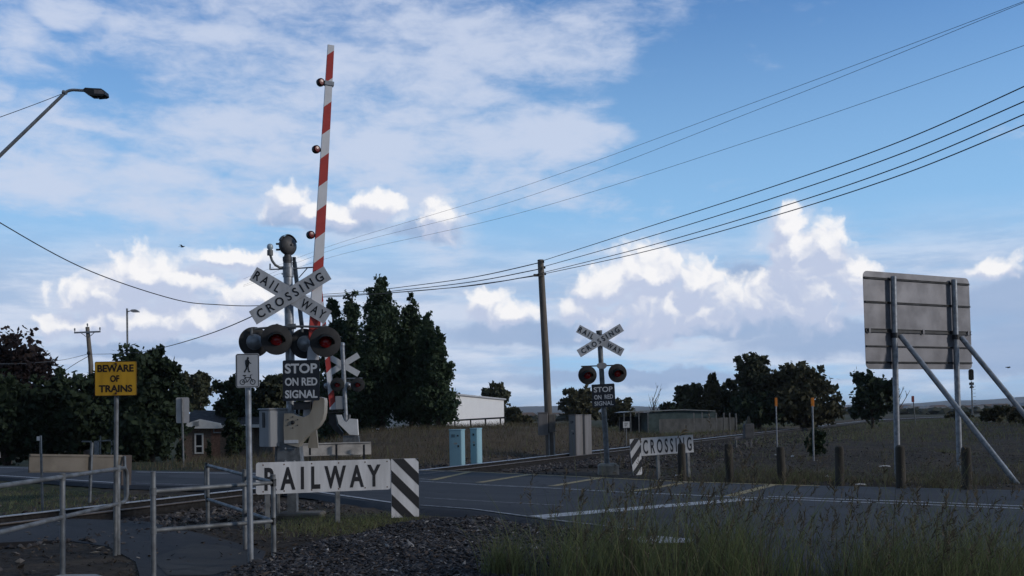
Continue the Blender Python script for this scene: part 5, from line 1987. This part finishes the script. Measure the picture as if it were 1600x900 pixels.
for sy in (-1, 1):
    MB().prism([(a, sy * .853, b) for a, b in ((-1.25, .95), (-1.95, 1.36), (-3.2, 1.4), (-3.8, 1.05))], (0, sy * .005, 0)).build('side_window', GLASS, car, smooth=0)
    MB().obox((-.02, sy * .62, .66), (.04, 0, 0), (0, .17, 0), (0, 0, .07), bev=.02).build('headlight', GLASS, car)
    for x in (-.85, -3.6):
        wl = MB().lathe([(.30, -.1), (.33, -.08), (.33, .08), (.30, .1)], (x, sy * .78, .33), (0, 1, 0), 24).build('wheel', VISOR, car)
        MB().lathe([(.001, -.105), (.2, -.105), (.21, .105), (.001, .105)], (x, sy * .78, .33), (0, 1, 0), 20).build('rim', GALV, wl)
MB().prism([(a, -.7, b) for a, b in ((-1.08, .945), (-1.12, .97), (-1.88, 1.42), (-1.85, 1.40))], (0, 1.4, 0)).build('windscreen', GLASS, car, smooth=0)

for k, (qx, qy, s_, lab) in enumerate(((1293, 745, .10, 'crumpled white paper scrap left of the leaning bollard'), (1344, 755.5, .13, 'flat pale scrap on the road edge right of the leaning bollard'),
                                       (1058, 741, .09, 'white scrap at the foot of the bollard by the CROSSING board'), (1212, 711, .08, 'tiny white scrap beneath the farther amber marker'),
                                       (1238, 713, .08, 'small pale scrap between the two amber markers'), (1382, 727, .17, 'thin pale strip lying left of the sign post'))):
    c = gnd(qx, qy); c.z = h1(c.x, c.y) + .03
    mb = MB()
    if k in (1, 5):
        mb.prism([c + Vector(q) * s_ for q in ((-1, -.1, 0), (-.2, -.25, .12), (1, -.05, .02), (.9, .2, .1), (0, .3, .16), (-.9, .15, .06))], (0, 0, .015))
    else:
        r2 = random.Random(k)
        base = [c + Vector((math.cos(j * 1.05) * s_ * r2.uniform(.5, 1.1), math.sin(j * 1.05) * s_ * r2.uniform(.4, .9), r2.uniform(-.02, .03))) for j in range(6)]
        tip = [c + Vector((r2.uniform(-.3, .3) * s_, r2.uniform(-.3, .3) * s_, s_ * r2.uniform(.3, .7))) for j in range(3)]
        mb.add(base + tip, [(0, 1, 6), (1, 2, 6), (2, 7, 6), (2, 3, 7), (3, 4, 7), (4, 8, 7), (4, 5, 8), (5, 0, 8), (0, 6, 8), (6, 7, 8), (5, 4, 3, 2, 1, 0)])
    tag(mb.build('paper_litter', PAPER, smooth=0), lab, 'litter', 'scraps of litter by the road')

# ------------------------------------------------------------------ hills and the far town
def ridge(name, Y, pts, col):
    """far hills: a long mound with a worn skyline and real depth"""
    m = mat(name + '_cover', col, .95, 0, .35, .004)
    xs_ = np.linspace(-1.6 * Y, 1.6 * Y, 260)
    px_ = CX + xs_ / Y * F
    hh = np.interp(px_, [p[0] for p in pts], [p[1] for p in pts])
    hh = hh + 1.1 * np.array([mnoise.fractal(Vector((x * .012 * 1500 / Y, 3.3, 0)), 1.0, 2.0, 5) for x in xs_]) * np.clip(hh / 6, .15, 1)
    hh = np.maximum(hh, 0) / F * Y
    prof = [(-.25, 0), (-.12, .45), (-.04, .85), (0, 1), (.06, .8), (.2, 0)]
    v = np.concatenate([np.stack([xs_, np.full_like(xs_, Y * (1 + a)), hh * b - 1.5], 1) for a, b in prof])
    i = np.arange(len(prof) * 260).reshape(len(prof), 260)
    f = np.stack([i[:-1, :-1].ravel(), i[:-1, 1:].ravel(), i[1:, 1:].ravel(), i[1:, :-1].ravel()], 1)
    o = np_mesh(name, v, f, m)
    o['kind'] = 'structure'


ridge('far_hills', 5200, [(-2000, 9), (400, 10), (760, 14), (830, 16), (880, 15), (960, 15), (1010, 12), (1060, 8), (1200, 9), (1400, 9), (1440, 10), (1480, 13), (1530, 13), (1600, 17), (1700, 18), (3600, 10)], (.075, .085, .08))
ridge('near_hills', 3300, [(-2000, 5), (800, 6), (900, 7), (1000, 5), (1200, 3), (1400, 4), (1500, 6), (1600, 8), (3000, 6)], (.055, .068, .045))
rng = np.random.default_rng(11)
TOWN = [mat('town_pale', (.55, .53, .50), .8), mat('town_brown', (.25, .18, .15), .9), mat('town_grey', (.33, .34, .36), .8)]
mb = MB()
for k in range(230):
    Y = rng.uniform(900, 1900)
    px_ = rng.choice([rng.uniform(1310, 1620), rng.uniform(1310, 1620), rng.uniform(700, 1300)])
    x = (px_ - CX) / F * Y
    w, d, h_ = rng.uniform(8, 26), rng.uniform(8, 16), rng.uniform(3, 6)
    mi = int(rng.choice(3, p=[.6, .2, .2]))
    mb.box(x - w / 2, x + w / 2, Y, Y + d, -.4, h_ * .6, mi)
    mb.prism([(x - w / 2, Y - .4, h_ * .6 + .01), (x + w / 2, Y - .4, h_ * .6 + .01), (x + w * .3, Y - .4, h_), (x - w * .3, Y - .4, h_)], (0, d + .8, 0), 1 if mi else 2)
tag(mb.build('distant_town', TOWN, smooth=0), 'thin strip of tiny pale buildings along the far plain', 'town', kind='stuff')

HP = []
for k in range(900):
    Y = rng.choice([rng.normal(330, 14), rng.normal(480, 20), rng.normal(700, 30), rng.uniform(260, 900)])
    x = rng.uniform(-.2, .75) * Y
    HP.append((x, Y, -.2 + rng.uniform(.2, 1.2)))
lumps('far_hedges', np.array(HP), 1.5, (1.9, 1.4, .7), [mat('hedge_dark', (.022, .028, .016), .95), mat('hedge_olive', (.045, .045, .024), .95)], 'broken dark hedge lines across the far plain', 'hedge', rng.choice(2, len(HP)))

# ------------------------------------------------------------------ foliage
LEAF_POP = leaf_mat('poplar_leaf', (.028, .052, .030), (.080, .115, .064), .25)
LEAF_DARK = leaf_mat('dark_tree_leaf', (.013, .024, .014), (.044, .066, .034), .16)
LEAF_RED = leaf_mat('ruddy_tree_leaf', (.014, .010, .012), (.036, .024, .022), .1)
LEAF_GUM = leaf_mat('gum_leaf', (.036, .046, .028), (.105, .110, .066), .2)
LEAF_OLIVE = leaf_mat('olive_gum_leaf', (.045, .048, .028), (.12, .115, .066), .2)


def leaves(centres, normals_jit, size, rng, aspect=1.45, droop=0.0):
    """leaf-shaped quads (rhombs) at the centres with random turns"""
    n = len(centres)
    d = rng.normal(0, 1, (n, 3))
    d[:, 2] -= droop
    d /= np.linalg.norm(d, axis=1)[:, None]
    e = np.cross(d, rng.normal(0, 1, (n, 3)))
    e /= np.linalg.norm(e, axis=1)[:, None] + 1e-9
    s_ = size * rng.lognormal(0, .3, n)[:, None]
    a, b_ = d * s_, e * s_ / aspect
    V = np.stack([centres - a, centres + b_ * .9 - a * .1, centres + a, centres - b_ * .9 - a * .1], 1)
    Fc = np.arange(n * 4).reshape(n, 4)
    return V.reshape(-1, 3), Fc


def tree(name, label, base, lumps_, n, size, m, trunk_r=.2, trunk_top=.7, cat='tree', group=None, droop=0.0, shell=.55, gaps=0.0, seed=None, clump=.5, bark=None):
    """thing > trunk, crown. lumps_: [(centre, radii)] world; leaves fill them in clumps"""
    rng = np.random.default_rng(seed if seed is not None else abs(hash(label)) % 10000)
    B = Vector(base)
    t = thing(name, label, cat, B, group)
    Lc = [(np.array(Vector(c) - B), np.array(r)) for c, r in lumps_]
    vol = np.array([r[0] * r[1] * r[2] for _, r in Lc]) ** .7
    cnt = (n * vol / vol.sum()).astype(int)
    C_ = []
    for (c, r), k in zip(Lc, cnt):
        # secondary clumps on and in the lump, then leaves round each clump
        kc = max(5, int(k / 42))
        u = rng.normal(0, 1, (kc, 3)); u /= np.linalg.norm(u, axis=1)[:, None]
        rad = rng.uniform(0, 1, kc) ** (.33 * (1 - shell)) 
        cc = c + u * rad[:, None] * r * rng.uniform(.8, 1.08, kc)[:, None]
        if gaps:
            cc = cc[rng.uniform(0, 1, kc) > gaps]
        per = max(1, k // max(1, len(cc)))
        rr = clump * min(r) * rng.uniform(.5, 1.0, len(cc))
        off = rng.normal(0, .5, (len(cc), per, 3)) * rr[:, None, None]
        C_.append((cc[:, None, :] + off).reshape(-1, 3))
    C_ = np.concatenate(C_)
    gz = -.05
    C_ = C_[C_[:, 2] > gz + .1]
    V, Fc = leaves(C_, None, size, rng, droop=droop)
    cr = np_mesh('crown', V, Fc, m, smooth=False)
    cr.parent = t
    mb = MB()
    top = max(c[2] + r[2] for c, r in Lc)
    r2 = random.Random(n)
    tp = [Vector((0, 0, -.3)), Vector((r2.uniform(-.1, .1), 0, top * .25)), Vector((r2.uniform(-.2, .2), r2.uniform(-.2, .2), top * trunk_top))]
    mb.tube(tp, [trunk_r, trunk_r * .8, trunk_r * .3], 8)
    for c, r in Lc:
        c = Vector(c)
        s_ = max(.12, min(.8, (c.z - r[2] * .7) / top))
        a = tp[0].lerp(tp[2], s_ * .8)
        mid = a.lerp(c, .55) + Vector((0, 0, .1 * top * .2))
        mb.tube([a, mid, c + Vector((0, 0, r[2] * .5))], [trunk_r * .45, trunk_r * .28, trunk_r * .08], 6)
    mb.build('trunk', bark or BARK, t)
    return t


def blob_tree(name, label, px0, px1, pyt, pyb, Y, n, size, m, style='round', nl=14, seed=1, gz=None, **kw):
    """tree whose crown spans those pixel bounds at distance Y"""
    rng = np.random.default_rng(seed)
    mid = (px0 + px1) / 2
    g0 = at(mid, pyb, Y)
    base = Vector((g0.x, Y, h1(g0.x, Y) if gz is None else gz))
    top = at(mid, pyt, Y).z
    W = (px1 - px0) / F * Y * kw.pop('wide', 1.12)
    n = int(n * 1.45)
    z0 = kw.pop('z0', None)
    z0 = base.z + (.12 * (top - base.z) if z0 is None else z0)
    H = top - z0
    Ls = []
    if style == 'poplar':
        # upright plumes packed in a spindle
        for k in range(nl):
            s_ = (k + .5) / nl
            a = rng.uniform(0, 6.28)
            ro = W * .40 * (1 - s_) ** .5 * rng.uniform(.3, 1)
            zc = z0 + H * (.10 + .78 * s_)
            rw = W * (.34 - .20 * s_) * rng.uniform(.85, 1.1)
            Ls.append(((base.x + math.cos(a) * ro, base.y + math.sin(a) * ro, zc), (rw, rw, H * rng.uniform(.11, .17))))
        Ls.append(((base.x, base.y, z0 + H * .86), (W * .085, W * .085, H * .15)))
        for k in range(7):
            a = rng.uniform(0, 6.28)
            ro = W * rng.uniform(.10, .30)
            zc = .86 - 1.25 * ro / W * rng.uniform(.8, 1.1)
            Ls.append(((base.x + math.cos(a) * ro, base.y + math.sin(a) * ro, z0 + H * zc), (W * .085, W * .085, H * .17)))
        Ls.append(((base.x, base.y, z0 + H * .45), (W * .27, W * .27, H * .42)))
    elif style == 'round':
        for k in range(nl):
            a = rng.uniform(0, 6.28); s_ = rng.uniform(0, 1) ** .6
            zc = rng.uniform(.12, .86)
            lim = math.sqrt(max(.05, 1 - ((zc - .48) / .55) ** 2))
            rr = W * .25 * rng.uniform(.7, 1.2)
            ro = (W / 2 - rr * .8) * s_ * lim
            Ls.append(((base.x + math.cos(a) * ro, base.y + math.sin(a) * ro, z0 + H * zc), (rr, rr, min(rr * .85, H * .22))))
        Ls.append(((base.x, base.y, z0 + H * .45), (W * .33, W * .33, H * .36)))
    elif style == 'column':
        for k in range(nl):
            a = rng.uniform(0, 6.28)
            zc = rng.uniform(.1, .88)
            rr = W * .26 * rng.uniform(.7, 1.1) * (1.1 - .55 * zc)
            ro = (W / 2 - rr * .8) * rng.uniform(.3, 1) * (1 - .5 * zc)
            Ls.append(((base.x + math.cos(a) * ro, base.y + math.sin(a) * ro, z0 + H * zc), (rr, rr, H * .14)))
        Ls.append(((base.x, base.y, z0 + H * .45), (W * .28, W * .28, H * .42)))
        Ls.append(((base.x, base.y, z0 + H * .88), (W * .12, W * .12, H * .11)))
    elif style == 'dome':
        # foliage to the ground, domed top with tufts
        for k in range(nl):
            a = rng.uniform(0, 6.28); zc = rng.uniform(.05, .8)
            lim = math.sqrt(max(.04, 1 - (max(0, zc - .25) / .78) ** 2))
            rr = W * .24 * rng.uniform(.7, 1.2)
            ro = (W / 2 - rr * .8) * lim * rng.uniform(.55, 1)
            Ls.append(((base.x + math.cos(a) * ro, base.y + math.sin(a) * ro, z0 + H * zc), (rr, rr, min(rr * 1.05, H * .2))))
        Ls.append(((base.x, base.y, z0 + H * .4), (W * .38, W * .38, H * .4)))
        for k in range(4):
            a = rng.uniform(0, 6.28)
            Ls.append(((base.x + math.cos(a) * W * .2, base.y + math.sin(a) * W * .2, z0 + H * rng.uniform(.78, .9)), (W * .12, W * .12, H * .1)))
    return tree(name, label, base, Ls, n, size, m, seed=seed, **kw)


# poplars in a row
GP = 'poplars beside the line'
for k, (a, b_, t_, n_, Y, lab) in enumerate(((496, 552, 462, 5200, 61, 'leftmost poplar, partly behind the red lamps and striped boom'),
                                             (524, 580, 446, 7200, 64, 'second poplar from the left with twin tips'),
                                             (556, 640, 430, 11000, 60, 'tallest and broadest poplar of the row'),
                                             (616, 672, 461, 7500, 61, 'slender poplar right of the tallest one'),
                                             (646, 696, 489, 6500, 59, 'shorter poplar, second from the right end of the row'),
                                             (664, 709, 518, 5600, 58, 'smallest poplar at the right end beside the white shed'))):
    blob_tree('poplar_tree', lab, a - 3, b_ + 3, t_ - 4, 692, Y, int(n_ * 1.9), .105, LEAF_POP, 'poplar', 17, seed=20 + k, group=GP, trunk_r=.2, trunk_top=.85, shell=.5, gaps=.06, clump=.62, z0=.25, wide=1.10)
# left dark trees
blob_tree('broadleaf_tree', 'ruddy dark spreading tree at the far left edge', -70, 92, 528, 725, 60, 9000, .17, LEAF_RED, 'round', 18, seed=31, trunk_r=.3, z0=1.6, gaps=.1)
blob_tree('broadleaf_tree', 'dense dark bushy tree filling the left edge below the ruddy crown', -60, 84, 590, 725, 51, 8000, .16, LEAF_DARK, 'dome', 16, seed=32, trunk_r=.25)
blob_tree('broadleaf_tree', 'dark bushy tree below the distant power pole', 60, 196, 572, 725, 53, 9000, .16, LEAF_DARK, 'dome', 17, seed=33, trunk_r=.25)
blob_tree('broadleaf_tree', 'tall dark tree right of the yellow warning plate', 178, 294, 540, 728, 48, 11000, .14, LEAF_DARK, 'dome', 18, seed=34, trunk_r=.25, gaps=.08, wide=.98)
blob_tree('gum_tree', 'open crowned gum tree behind the brick house', 262, 340, 586, 690, 82, 4200, .2, LEAF_GUM, 'round', 12, seed=35, trunk_r=.25, z0=4.0, gaps=.15)
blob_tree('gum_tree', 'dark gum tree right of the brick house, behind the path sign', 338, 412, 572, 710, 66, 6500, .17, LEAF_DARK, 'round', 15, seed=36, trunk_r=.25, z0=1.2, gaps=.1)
blob_tree('gum_tree', 'shadowy gum tree directly behind the crossing mast', 396, 470, 574, 710, 70, 6000, .18, LEAF_GUM, 'round', 14, seed=37, trunk_r=.25, z0=1.0, gaps=.08)
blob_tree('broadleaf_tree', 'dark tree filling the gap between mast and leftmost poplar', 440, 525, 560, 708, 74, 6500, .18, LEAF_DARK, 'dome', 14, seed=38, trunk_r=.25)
blob_tree('conifer_shrub', 'dark upright shrub at the right corner of the brick house', 343, 386, 640, 722, 55, 3000, .11, LEAF_DARK, 'column', 12, seed=39, trunk_r=.1, cat='shrub')
blob_tree('conifer_shrub', 'small dark shrub at the left corner of the brick house', 272, 290, 690, 724, 53, 900, .1, LEAF_DARK, 'column', 7, seed=40, trunk_r=.06, cat='shrub')
blob_tree('conifer_shrub', 'thin climbing shrub beside the white framed window', 322, 331, 684, 722, 58, 400, .1, LEAF_DARK, 'column', 8, seed=41, trunk_r=.06, cat='shrub', gaps=.2)
# middle distance
blob_tree('broadleaf_tree', 'round tree showing above the right end of the white shed', 746, 796, 603, 676, 118, 2600, .26, LEAF_GUM, 'round', 11, seed=42, trunk_r=.25)
blob_tree('broadleaf_tree', 'brown green bush left of the timber power pole', 786, 836, 636, 676, 100, 1800, .24, LEAF_OLIVE, 'dome', 10, seed=43, trunk_r=.2)
blob_tree('broadleaf_tree', 'olive tree between power pole and the right-hand crossing mast', 872, 936, 604, 676, 118, 3200, .26, LEAF_OLIVE, 'dome', 14, seed=44, trunk_r=.3)
blob_tree('broadleaf_tree', 'low rounded tree just right of the STOP plate on the far mast', 944, 994, 622, 676, 122, 2200, .26, LEAF_OLIVE, 'dome', 12, seed=45, trunk_r=.3)
blob_tree('broadleaf_tree', 'low bush at the left end of the right-hand gum trees', 1030, 1064, 628, 668, 124, 1300, .26, LEAF_DARK, 'dome', 8, seed=46, trunk_r=.2)
GR = 'gum trees beyond the line on the right'
blob_tree('gum_tree', 'dark gum at the left end of the right-hand clump', 1056, 1104, 598, 668, 98, 3800, .22, LEAF_GUM, 'dome', 13, seed=47, trunk_r=.25, group=GR, droop=.6)
blob_tree('gum_tree', 'brownish gum second from the left in the right-hand clump', 1094, 1132, 585, 668, 96, 3600, .22, LEAF_OLIVE, 'column', 13, seed=48, trunk_r=.25, group=GR, droop=.6)
blob_tree('gum_tree', 'short gum with ragged top tucked left of the tall domed gum', 1122, 1164, 592, 668, 98, 3200, .22, LEAF_GUM, 'dome', 12, seed=49, trunk_r=.25, group=GR, droop=.6)
blob_tree('gum_tree', 'tallest domed gum of the right-hand clump with light gaps below', 1148, 1212, 552, 668, 95, 6200, .21, LEAF_GUM, 'round', 17, seed=50, trunk_r=.3, group=GR, droop=.6, z0=2.2, gaps=.05)
blob_tree('gum_tree', 'low dark gum filling the foot of the clump behind the amber markers', 1140, 1230, 610, 668, 92, 4800, .21, LEAF_DARK, 'dome', 14, seed=51, trunk_r=.3, group=GR, droop=.6)
blob_tree('gum_tree', 'broad olive gum at the right end of the clump', 1202, 1308, 566, 668, 92, 10500, .21, LEAF_OLIVE, 'dome', 20, seed=52, trunk_r=.35, group=GR, droop=.6)
blob_tree('broadleaf_shrub', 'dark spiky shrub left of the big sign posts', 1326, 1400, 584, 662, 84, 3000, .20, LEAF_DARK, 'column', 15, seed=53, trunk_r=.15, cat='shrub', gaps=.12, clump=.75, wide=1.25)
blob_tree('broadleaf_shrub', 'small dark shrub at the foot of the nearer amber marker', 1258, 1290, 674, 716, 34, 700, .08, LEAF_DARK, 'column', 9, seed=54, trunk_r=.04, cat='shrub', gaps=.25, clump=1.1)
for k, (a, b_, t_, bb2, Y, lab) in enumerate(((1534, 1574, 634, 664, 74, 'low olive shrub on the right bank below the far hills'), (1568, 1606, 636, 664, 70, 'low olive shrub at the right edge of the bank'),
                                              (1470, 1520, 643, 662, 100, 'flat dark scrub between the two sign posts'), (1596, 1660, 630, 672, 64, 'rounded shrub just outside the right edge'))):
    blob_tree('broadleaf_shrub', lab, a, b_, t_, bb2, Y, 1500, .14, LEAF_OLIVE, 'dome', 9, seed=60 + k, trunk_r=.06, cat='shrub')


def bare_tree(label, px, pyt, pyb, Y, seed):
    r_ = random.Random(seed)
    b = at(px, pyb, Y); b.z = h1(b.x, b.y)
    H = at(px, pyt, Y).z - b.z
    t = thing('bare_tree', label, 'tree', b)
    mb, tw = MB(), MB()
    mb.tube([(0, 0, -.2), (.05, 0, H * .4), (-.05, 0, H * .8)], [H * .022, H * .016, H * .006], 7)
    for k in range(11):
        z = H * r_.uniform(.25, .75); a = r_.uniform(0, 6.28); l_ = H * r_.uniform(.2, .42)
        p1 = Vector((math.cos(a) * l_ * .35, math.sin(a) * l_ * .35, z + l_ * .55)); p2 = Vector((math.cos(a) * l_ * .6, math.sin(a) * l_ * .6, z + l_))
        tw.tube([(0, 0, z), p1, p2], [H * .010, H * .007, H * .003], 5)
        for j in range(3):
            q = p1.lerp(p2, r_.uniform(0, .7))
            tw.tube([q, q + Vector((r_.uniform(-.3, .3), r_.uniform(-.3, .3), r_.uniform(.3, .8))) * l_ * .6], [H * .005, H * .002], 4)
    mb.build('trunk', BARK, t)
    tw.build('branches', BARK, t)


bare_tree('leafless tree rising above the shade house roof', 1021, 608, 660, 112, 4)
bare_tree('leafless sapling behind the left post of the big sign', 1404, 592, 660, 92, 9)

# ------------------------------------------------------------------ grasses
GRASS_M = [leaf_mat('green_grass_blade', (.09, .12, .045), (.24, .26, .12), .3), leaf_mat('dry_grass_stem', (.055, .045, .028), (.17, .14, .095), .2)]


def grass(name, label, X, Y, Z, hgt, wid, lean, mfrac, seed, seg=4, heads=None):
    rng = np.random.default_rng(seed)
    n = len(X)
    H = hgt * rng.lognormal(0, .28, n)
    a = rng.uniform(0, 2 * np.pi, n)
    ln = lean * rng.lognormal(0, .5, n)
    wa = rng.uniform(0, 2 * np.pi, n)
    wx, wy = np.cos(wa) * wid, np.sin(wa) * wid
    rows = []
    for k in range(seg + 1):
        s_ = k / seg
        cx = X + np.cos(a) * ln * H * s_ ** 2 + .10 * H * s_ ** 2
        cy = Y + np.sin(a) * ln * H * s_ ** 2
        cz = Z + H * (s_ - .18 * ln * s_ ** 2)
        w = (1 - s_ * .9)
        rows.append(np.stack([cx - wx * w, cy - wy * w, cz], -1))
        rows.append(np.stack([cx + wx * w, cy + wy * w, cz], -1))
    V = np.stack(rows, 1)
    m = 2 * (seg + 1)
    Fc = np.concatenate([np.array([[2 * k, 2 * k + 1, 2 * k + 3, 2 * k + 2]]) for k in range(seg)])
    Fa = (Fc[None] + (np.arange(n) * m)[:, None, None]).reshape(-1, 4)
    mi = np.repeat((rng.uniform(0, 1, n) < mfrac).astype(int), seg)
    V = V.reshape(-1, 3)
    if heads is not None:
        tips = V.reshape(n, m, 3)[:, -1][:heads]
        hv, hf, hm = [], [], []
        for q, hh in zip(tips, H[:heads]):
            L_ = rng.uniform(.10, .22)
            dr = np.array([rng.normal(.25, .3), rng.normal(0, .3), 1.0]); dr /= np.linalg.norm(dr)
            for j in range(16):
                p = q + dr * L_ * (j / 16 - .35)
                o_ = rng.normal(0, 1, 3); o_ /= np.linalg.norm(o_); o_ = (o_ + dr * .9) * rng.uniform(.018, .04)
                sd = np.cross(o_, rng.normal(0, 1, 3)); sd = sd / (np.linalg.norm(sd) + 1e-9) * .0045
                i0 = len(V) + len(hv)
                hv += [p - sd, p + sd, p + o_ + sd * .5, p + o_ - sd * .5]
                hf.append((i0, i0 + 1, i0 + 2, i0 + 3))
        V = np.concatenate([V, np.array(hv)])
        Fa = np.concatenate([Fa, np.array(hf)])
        mi = np.concatenate([mi, np.ones(len(hf), int)])
    o = np_mesh(name, V, Fa, GRASS_M, smooth=False, midx=mi)
    return tag(o, label, 'grass', kind='stuff')


rng = np.random.default_rng(5)


def clumps(cs, n, spread):
    cs = np.array(cs, float)
    k = rng.integers(0, len(cs), n)
    return cs[k, 0] + rng.normal(0, 1, n) * spread * cs[k, 2], cs[k, 1] + rng.normal(0, 1, n) * spread * cs[k, 2]


# tall grass in front, lower right: (x, y, width)
cs, cs2 = [], []
for (p0, p1, n_, w) in ((885, 1010, 11, 1.2), (1070, 1190, 7, 1.1), (1300, 1350, 3, .9), (1370, 1480, 12, 1.25), (1490, 1640, 10, 1.2), (1010, 1640, 7, .8)):
    for k in range(n_):
        y = rng.uniform(7.6, 9.5)
        cs.append(((rng.uniform(p0, p1) - 800) / 1500 * y, y, w * rng.uniform(.6, 1.2)))
for k in range(40):
    y = rng.uniform(7.4, 10.2)
    cs2.append(((rng.uniform(930, 1650) - 800) / 1500 * y, y, rng.uniform(.6, 1.4)))
X, Y = clumps(cs, 4200, .17)
Z = np.maximum(mound(X, Y), height(X, Y)) - .02
grass('roadside_grass', 'tall green roadside grass along the lower right foreground', X, Y, Z, .64, .0044, .46, .14, 1)
X, Y = clumps(cs + cs2, 620, .24)
Z = np.maximum(mound(X, Y), height(X, Y)) - .02
grass('seeding_grass', 'tall dry seed-headed grass stems rising over the roadside grass', X, Y, Z, .76, .0028, .38, .95, 2, 6, heads=430)
X, Y = clumps(cs2, 2600, .3)
Z = np.maximum(mound(X, Y), height(X, Y)) - .02
grass('short_grass', 'short mixed grass and straw between the tall roadside clumps', X, Y, Z, .22, .004, .7, .55, 12, 3)
# lone tuft on the chips
X, Y = clumps([(-.06, 9.4, 1), (.0, 9.1, 1), (-.18, 9.2, .7)], 420, .10)
grass('grass_tuft', 'single green tuft growing out of the dark chips', X, Y, np.maximum(mound(X, Y), height(X, Y)) - .02, .36, .004, .5, .15, 3)
# weeds round bollards and along the far road edge
cs = []
for k in range(90):
    q = gnd(rng.uniform(1010, 1640), rng.uniform(735, 768))
    if road_mask(np.array([q.x]), np.array([q.y]))[0] < .6:
        cs.append((q.x, q.y, rng.uniform(.5, 1.5)))
for qx, qy in ((1200, 752), (1215, 754), (1230, 752), (1245, 752), (1190, 757)):
    q = gnd(qx, qy)
    cs.append((q.x, q.y, 1.6))
X, Y = clumps(cs, 5200, .22)
ok = road_mask(X, Y) < .8
X, Y = X[ok], Y[ok]
grass('verge_weeds', 'thin brown weeds around the timber bollards', X, Y, height(X, Y) - .02, .26, .005, .7, .75, 4, 3)
# low green by the near mast
cs = [(q.x, q.y, 1) for q in (gnd(rng.uniform(440, 640), rng.uniform(800, 830)) for k in range(60))]
X, Y = clumps(cs, 5000, .3)
ok = (road_mask(X, Y) < .3) & (Y > np.interp(X, bx, by) + .05)
X, Y = X[ok], Y[ok]
grass('short_grass', 'short green grass between the RAILWAY board and the crossing mast', X, Y, height(X, Y) - .01, .09, .004, .8, .3, 5, 2)
# left verge
X = rng.uniform(-16, -6, 9000); Y = rng.uniform(17, 27, 9000)
ok = (road_mask(X, Y) < .2) & (d_track(X, Y) > 1.8)
X, Y = X[ok], Y[ok]
grass('short_grass', 'short dull grass on the left verge below the tan board', X, Y, height(X, Y) - .01, .09, .006, .8, .45, 6, 2)
# dry bank below the poplars, and the greener strip right of it
n = 26000
X = rng.uniform(-14, 12, n); Y = 31 + 40 * rng.uniform(0, 1, n) ** 1.2
ok = (road_mask(X, Y) < .02) & (d_track(X, Y) > 2.6) & (off_track(X, Y) < 0)
X, Y = X[ok], Y[ok]
grass('dry_grass', 'long dry brown grass on the bank below the poplars', X, Y, height(X, Y) - .02, .30, .010, .6, .92, 7, 3)
n = 22000
X = rng.uniform(10, 60, n); Y = rng.uniform(48, 118, n)
ok = (d_track(X, Y) > 2.4)
X, Y = X[ok], Y[ok]
grass('rough_grass', 'rough dull green grass on both sides of the far rails', X, Y, height(X, Y) - .02, .30, .014, .6, .5, 8, 3)
n = 15000
X = rng.uniform(4, 34, n); Y = rng.uniform(22, 60, n)
ok = (d_track(X, Y) > 3.2) & (off_track(X, Y) > 0) & (road_mask(X, Y) < .05)
X, Y = X[ok], Y[ok]
grass('sparse_weeds', 'sparse dry weeds over the dark dirt below the big sign', X, Y, height(X, Y) - .02, .13, .007, .8, .8, 9, 2)

cs = []
for k in range(170):
    q = (rng.uniform(5, 40), 19 + 50 * rng.uniform(0, 1) ** 1.6)
    if d_track(np.array([q[0]]), np.array([q[1]]))[0] > 3 and road_mask(np.array([q[0]]), np.array([q[1]]))[0] < .02:
        cs.append((*q, rng.uniform(.5, 1.8)))
X, Y = clumps(cs, 6500, .22)
ok = (road_mask(X, Y) < .05) & (d_track(X, Y) > 2)
X, Y = X[ok], Y[ok]
grass('tussocks', 'scattered brown and green tussocks over the dirt on the right', X, Y, height(X, Y) - .02, .24, .007, .8, .6, 13, 3)

# ------------------------------------------------------------------ air
hzm = bpy.data.materials.new('thin_haze')
hzm.use_nodes = True
hzm.node_tree.nodes.clear()
T = NT(hzm.node_tree)
ho = T.new('ShaderNodeOutputMaterial')
pvn = T.new('ShaderNodeVolumePrincipled')
pvn.inputs['Color'].default_value = (.80, .88, 1.0, 1)
pvn.inputs['Density'].default_value = 0.00011
T.t.links.new(pvn.outputs[0], ho.inputs['Volume'])
hz = MB().box(-7000, 7000, -80, 7200, -3.5, 42).build('haze', hzm, smooth=0)
tag(hz, 'thin pale haze over the plain', 'haze', kind='stuff')
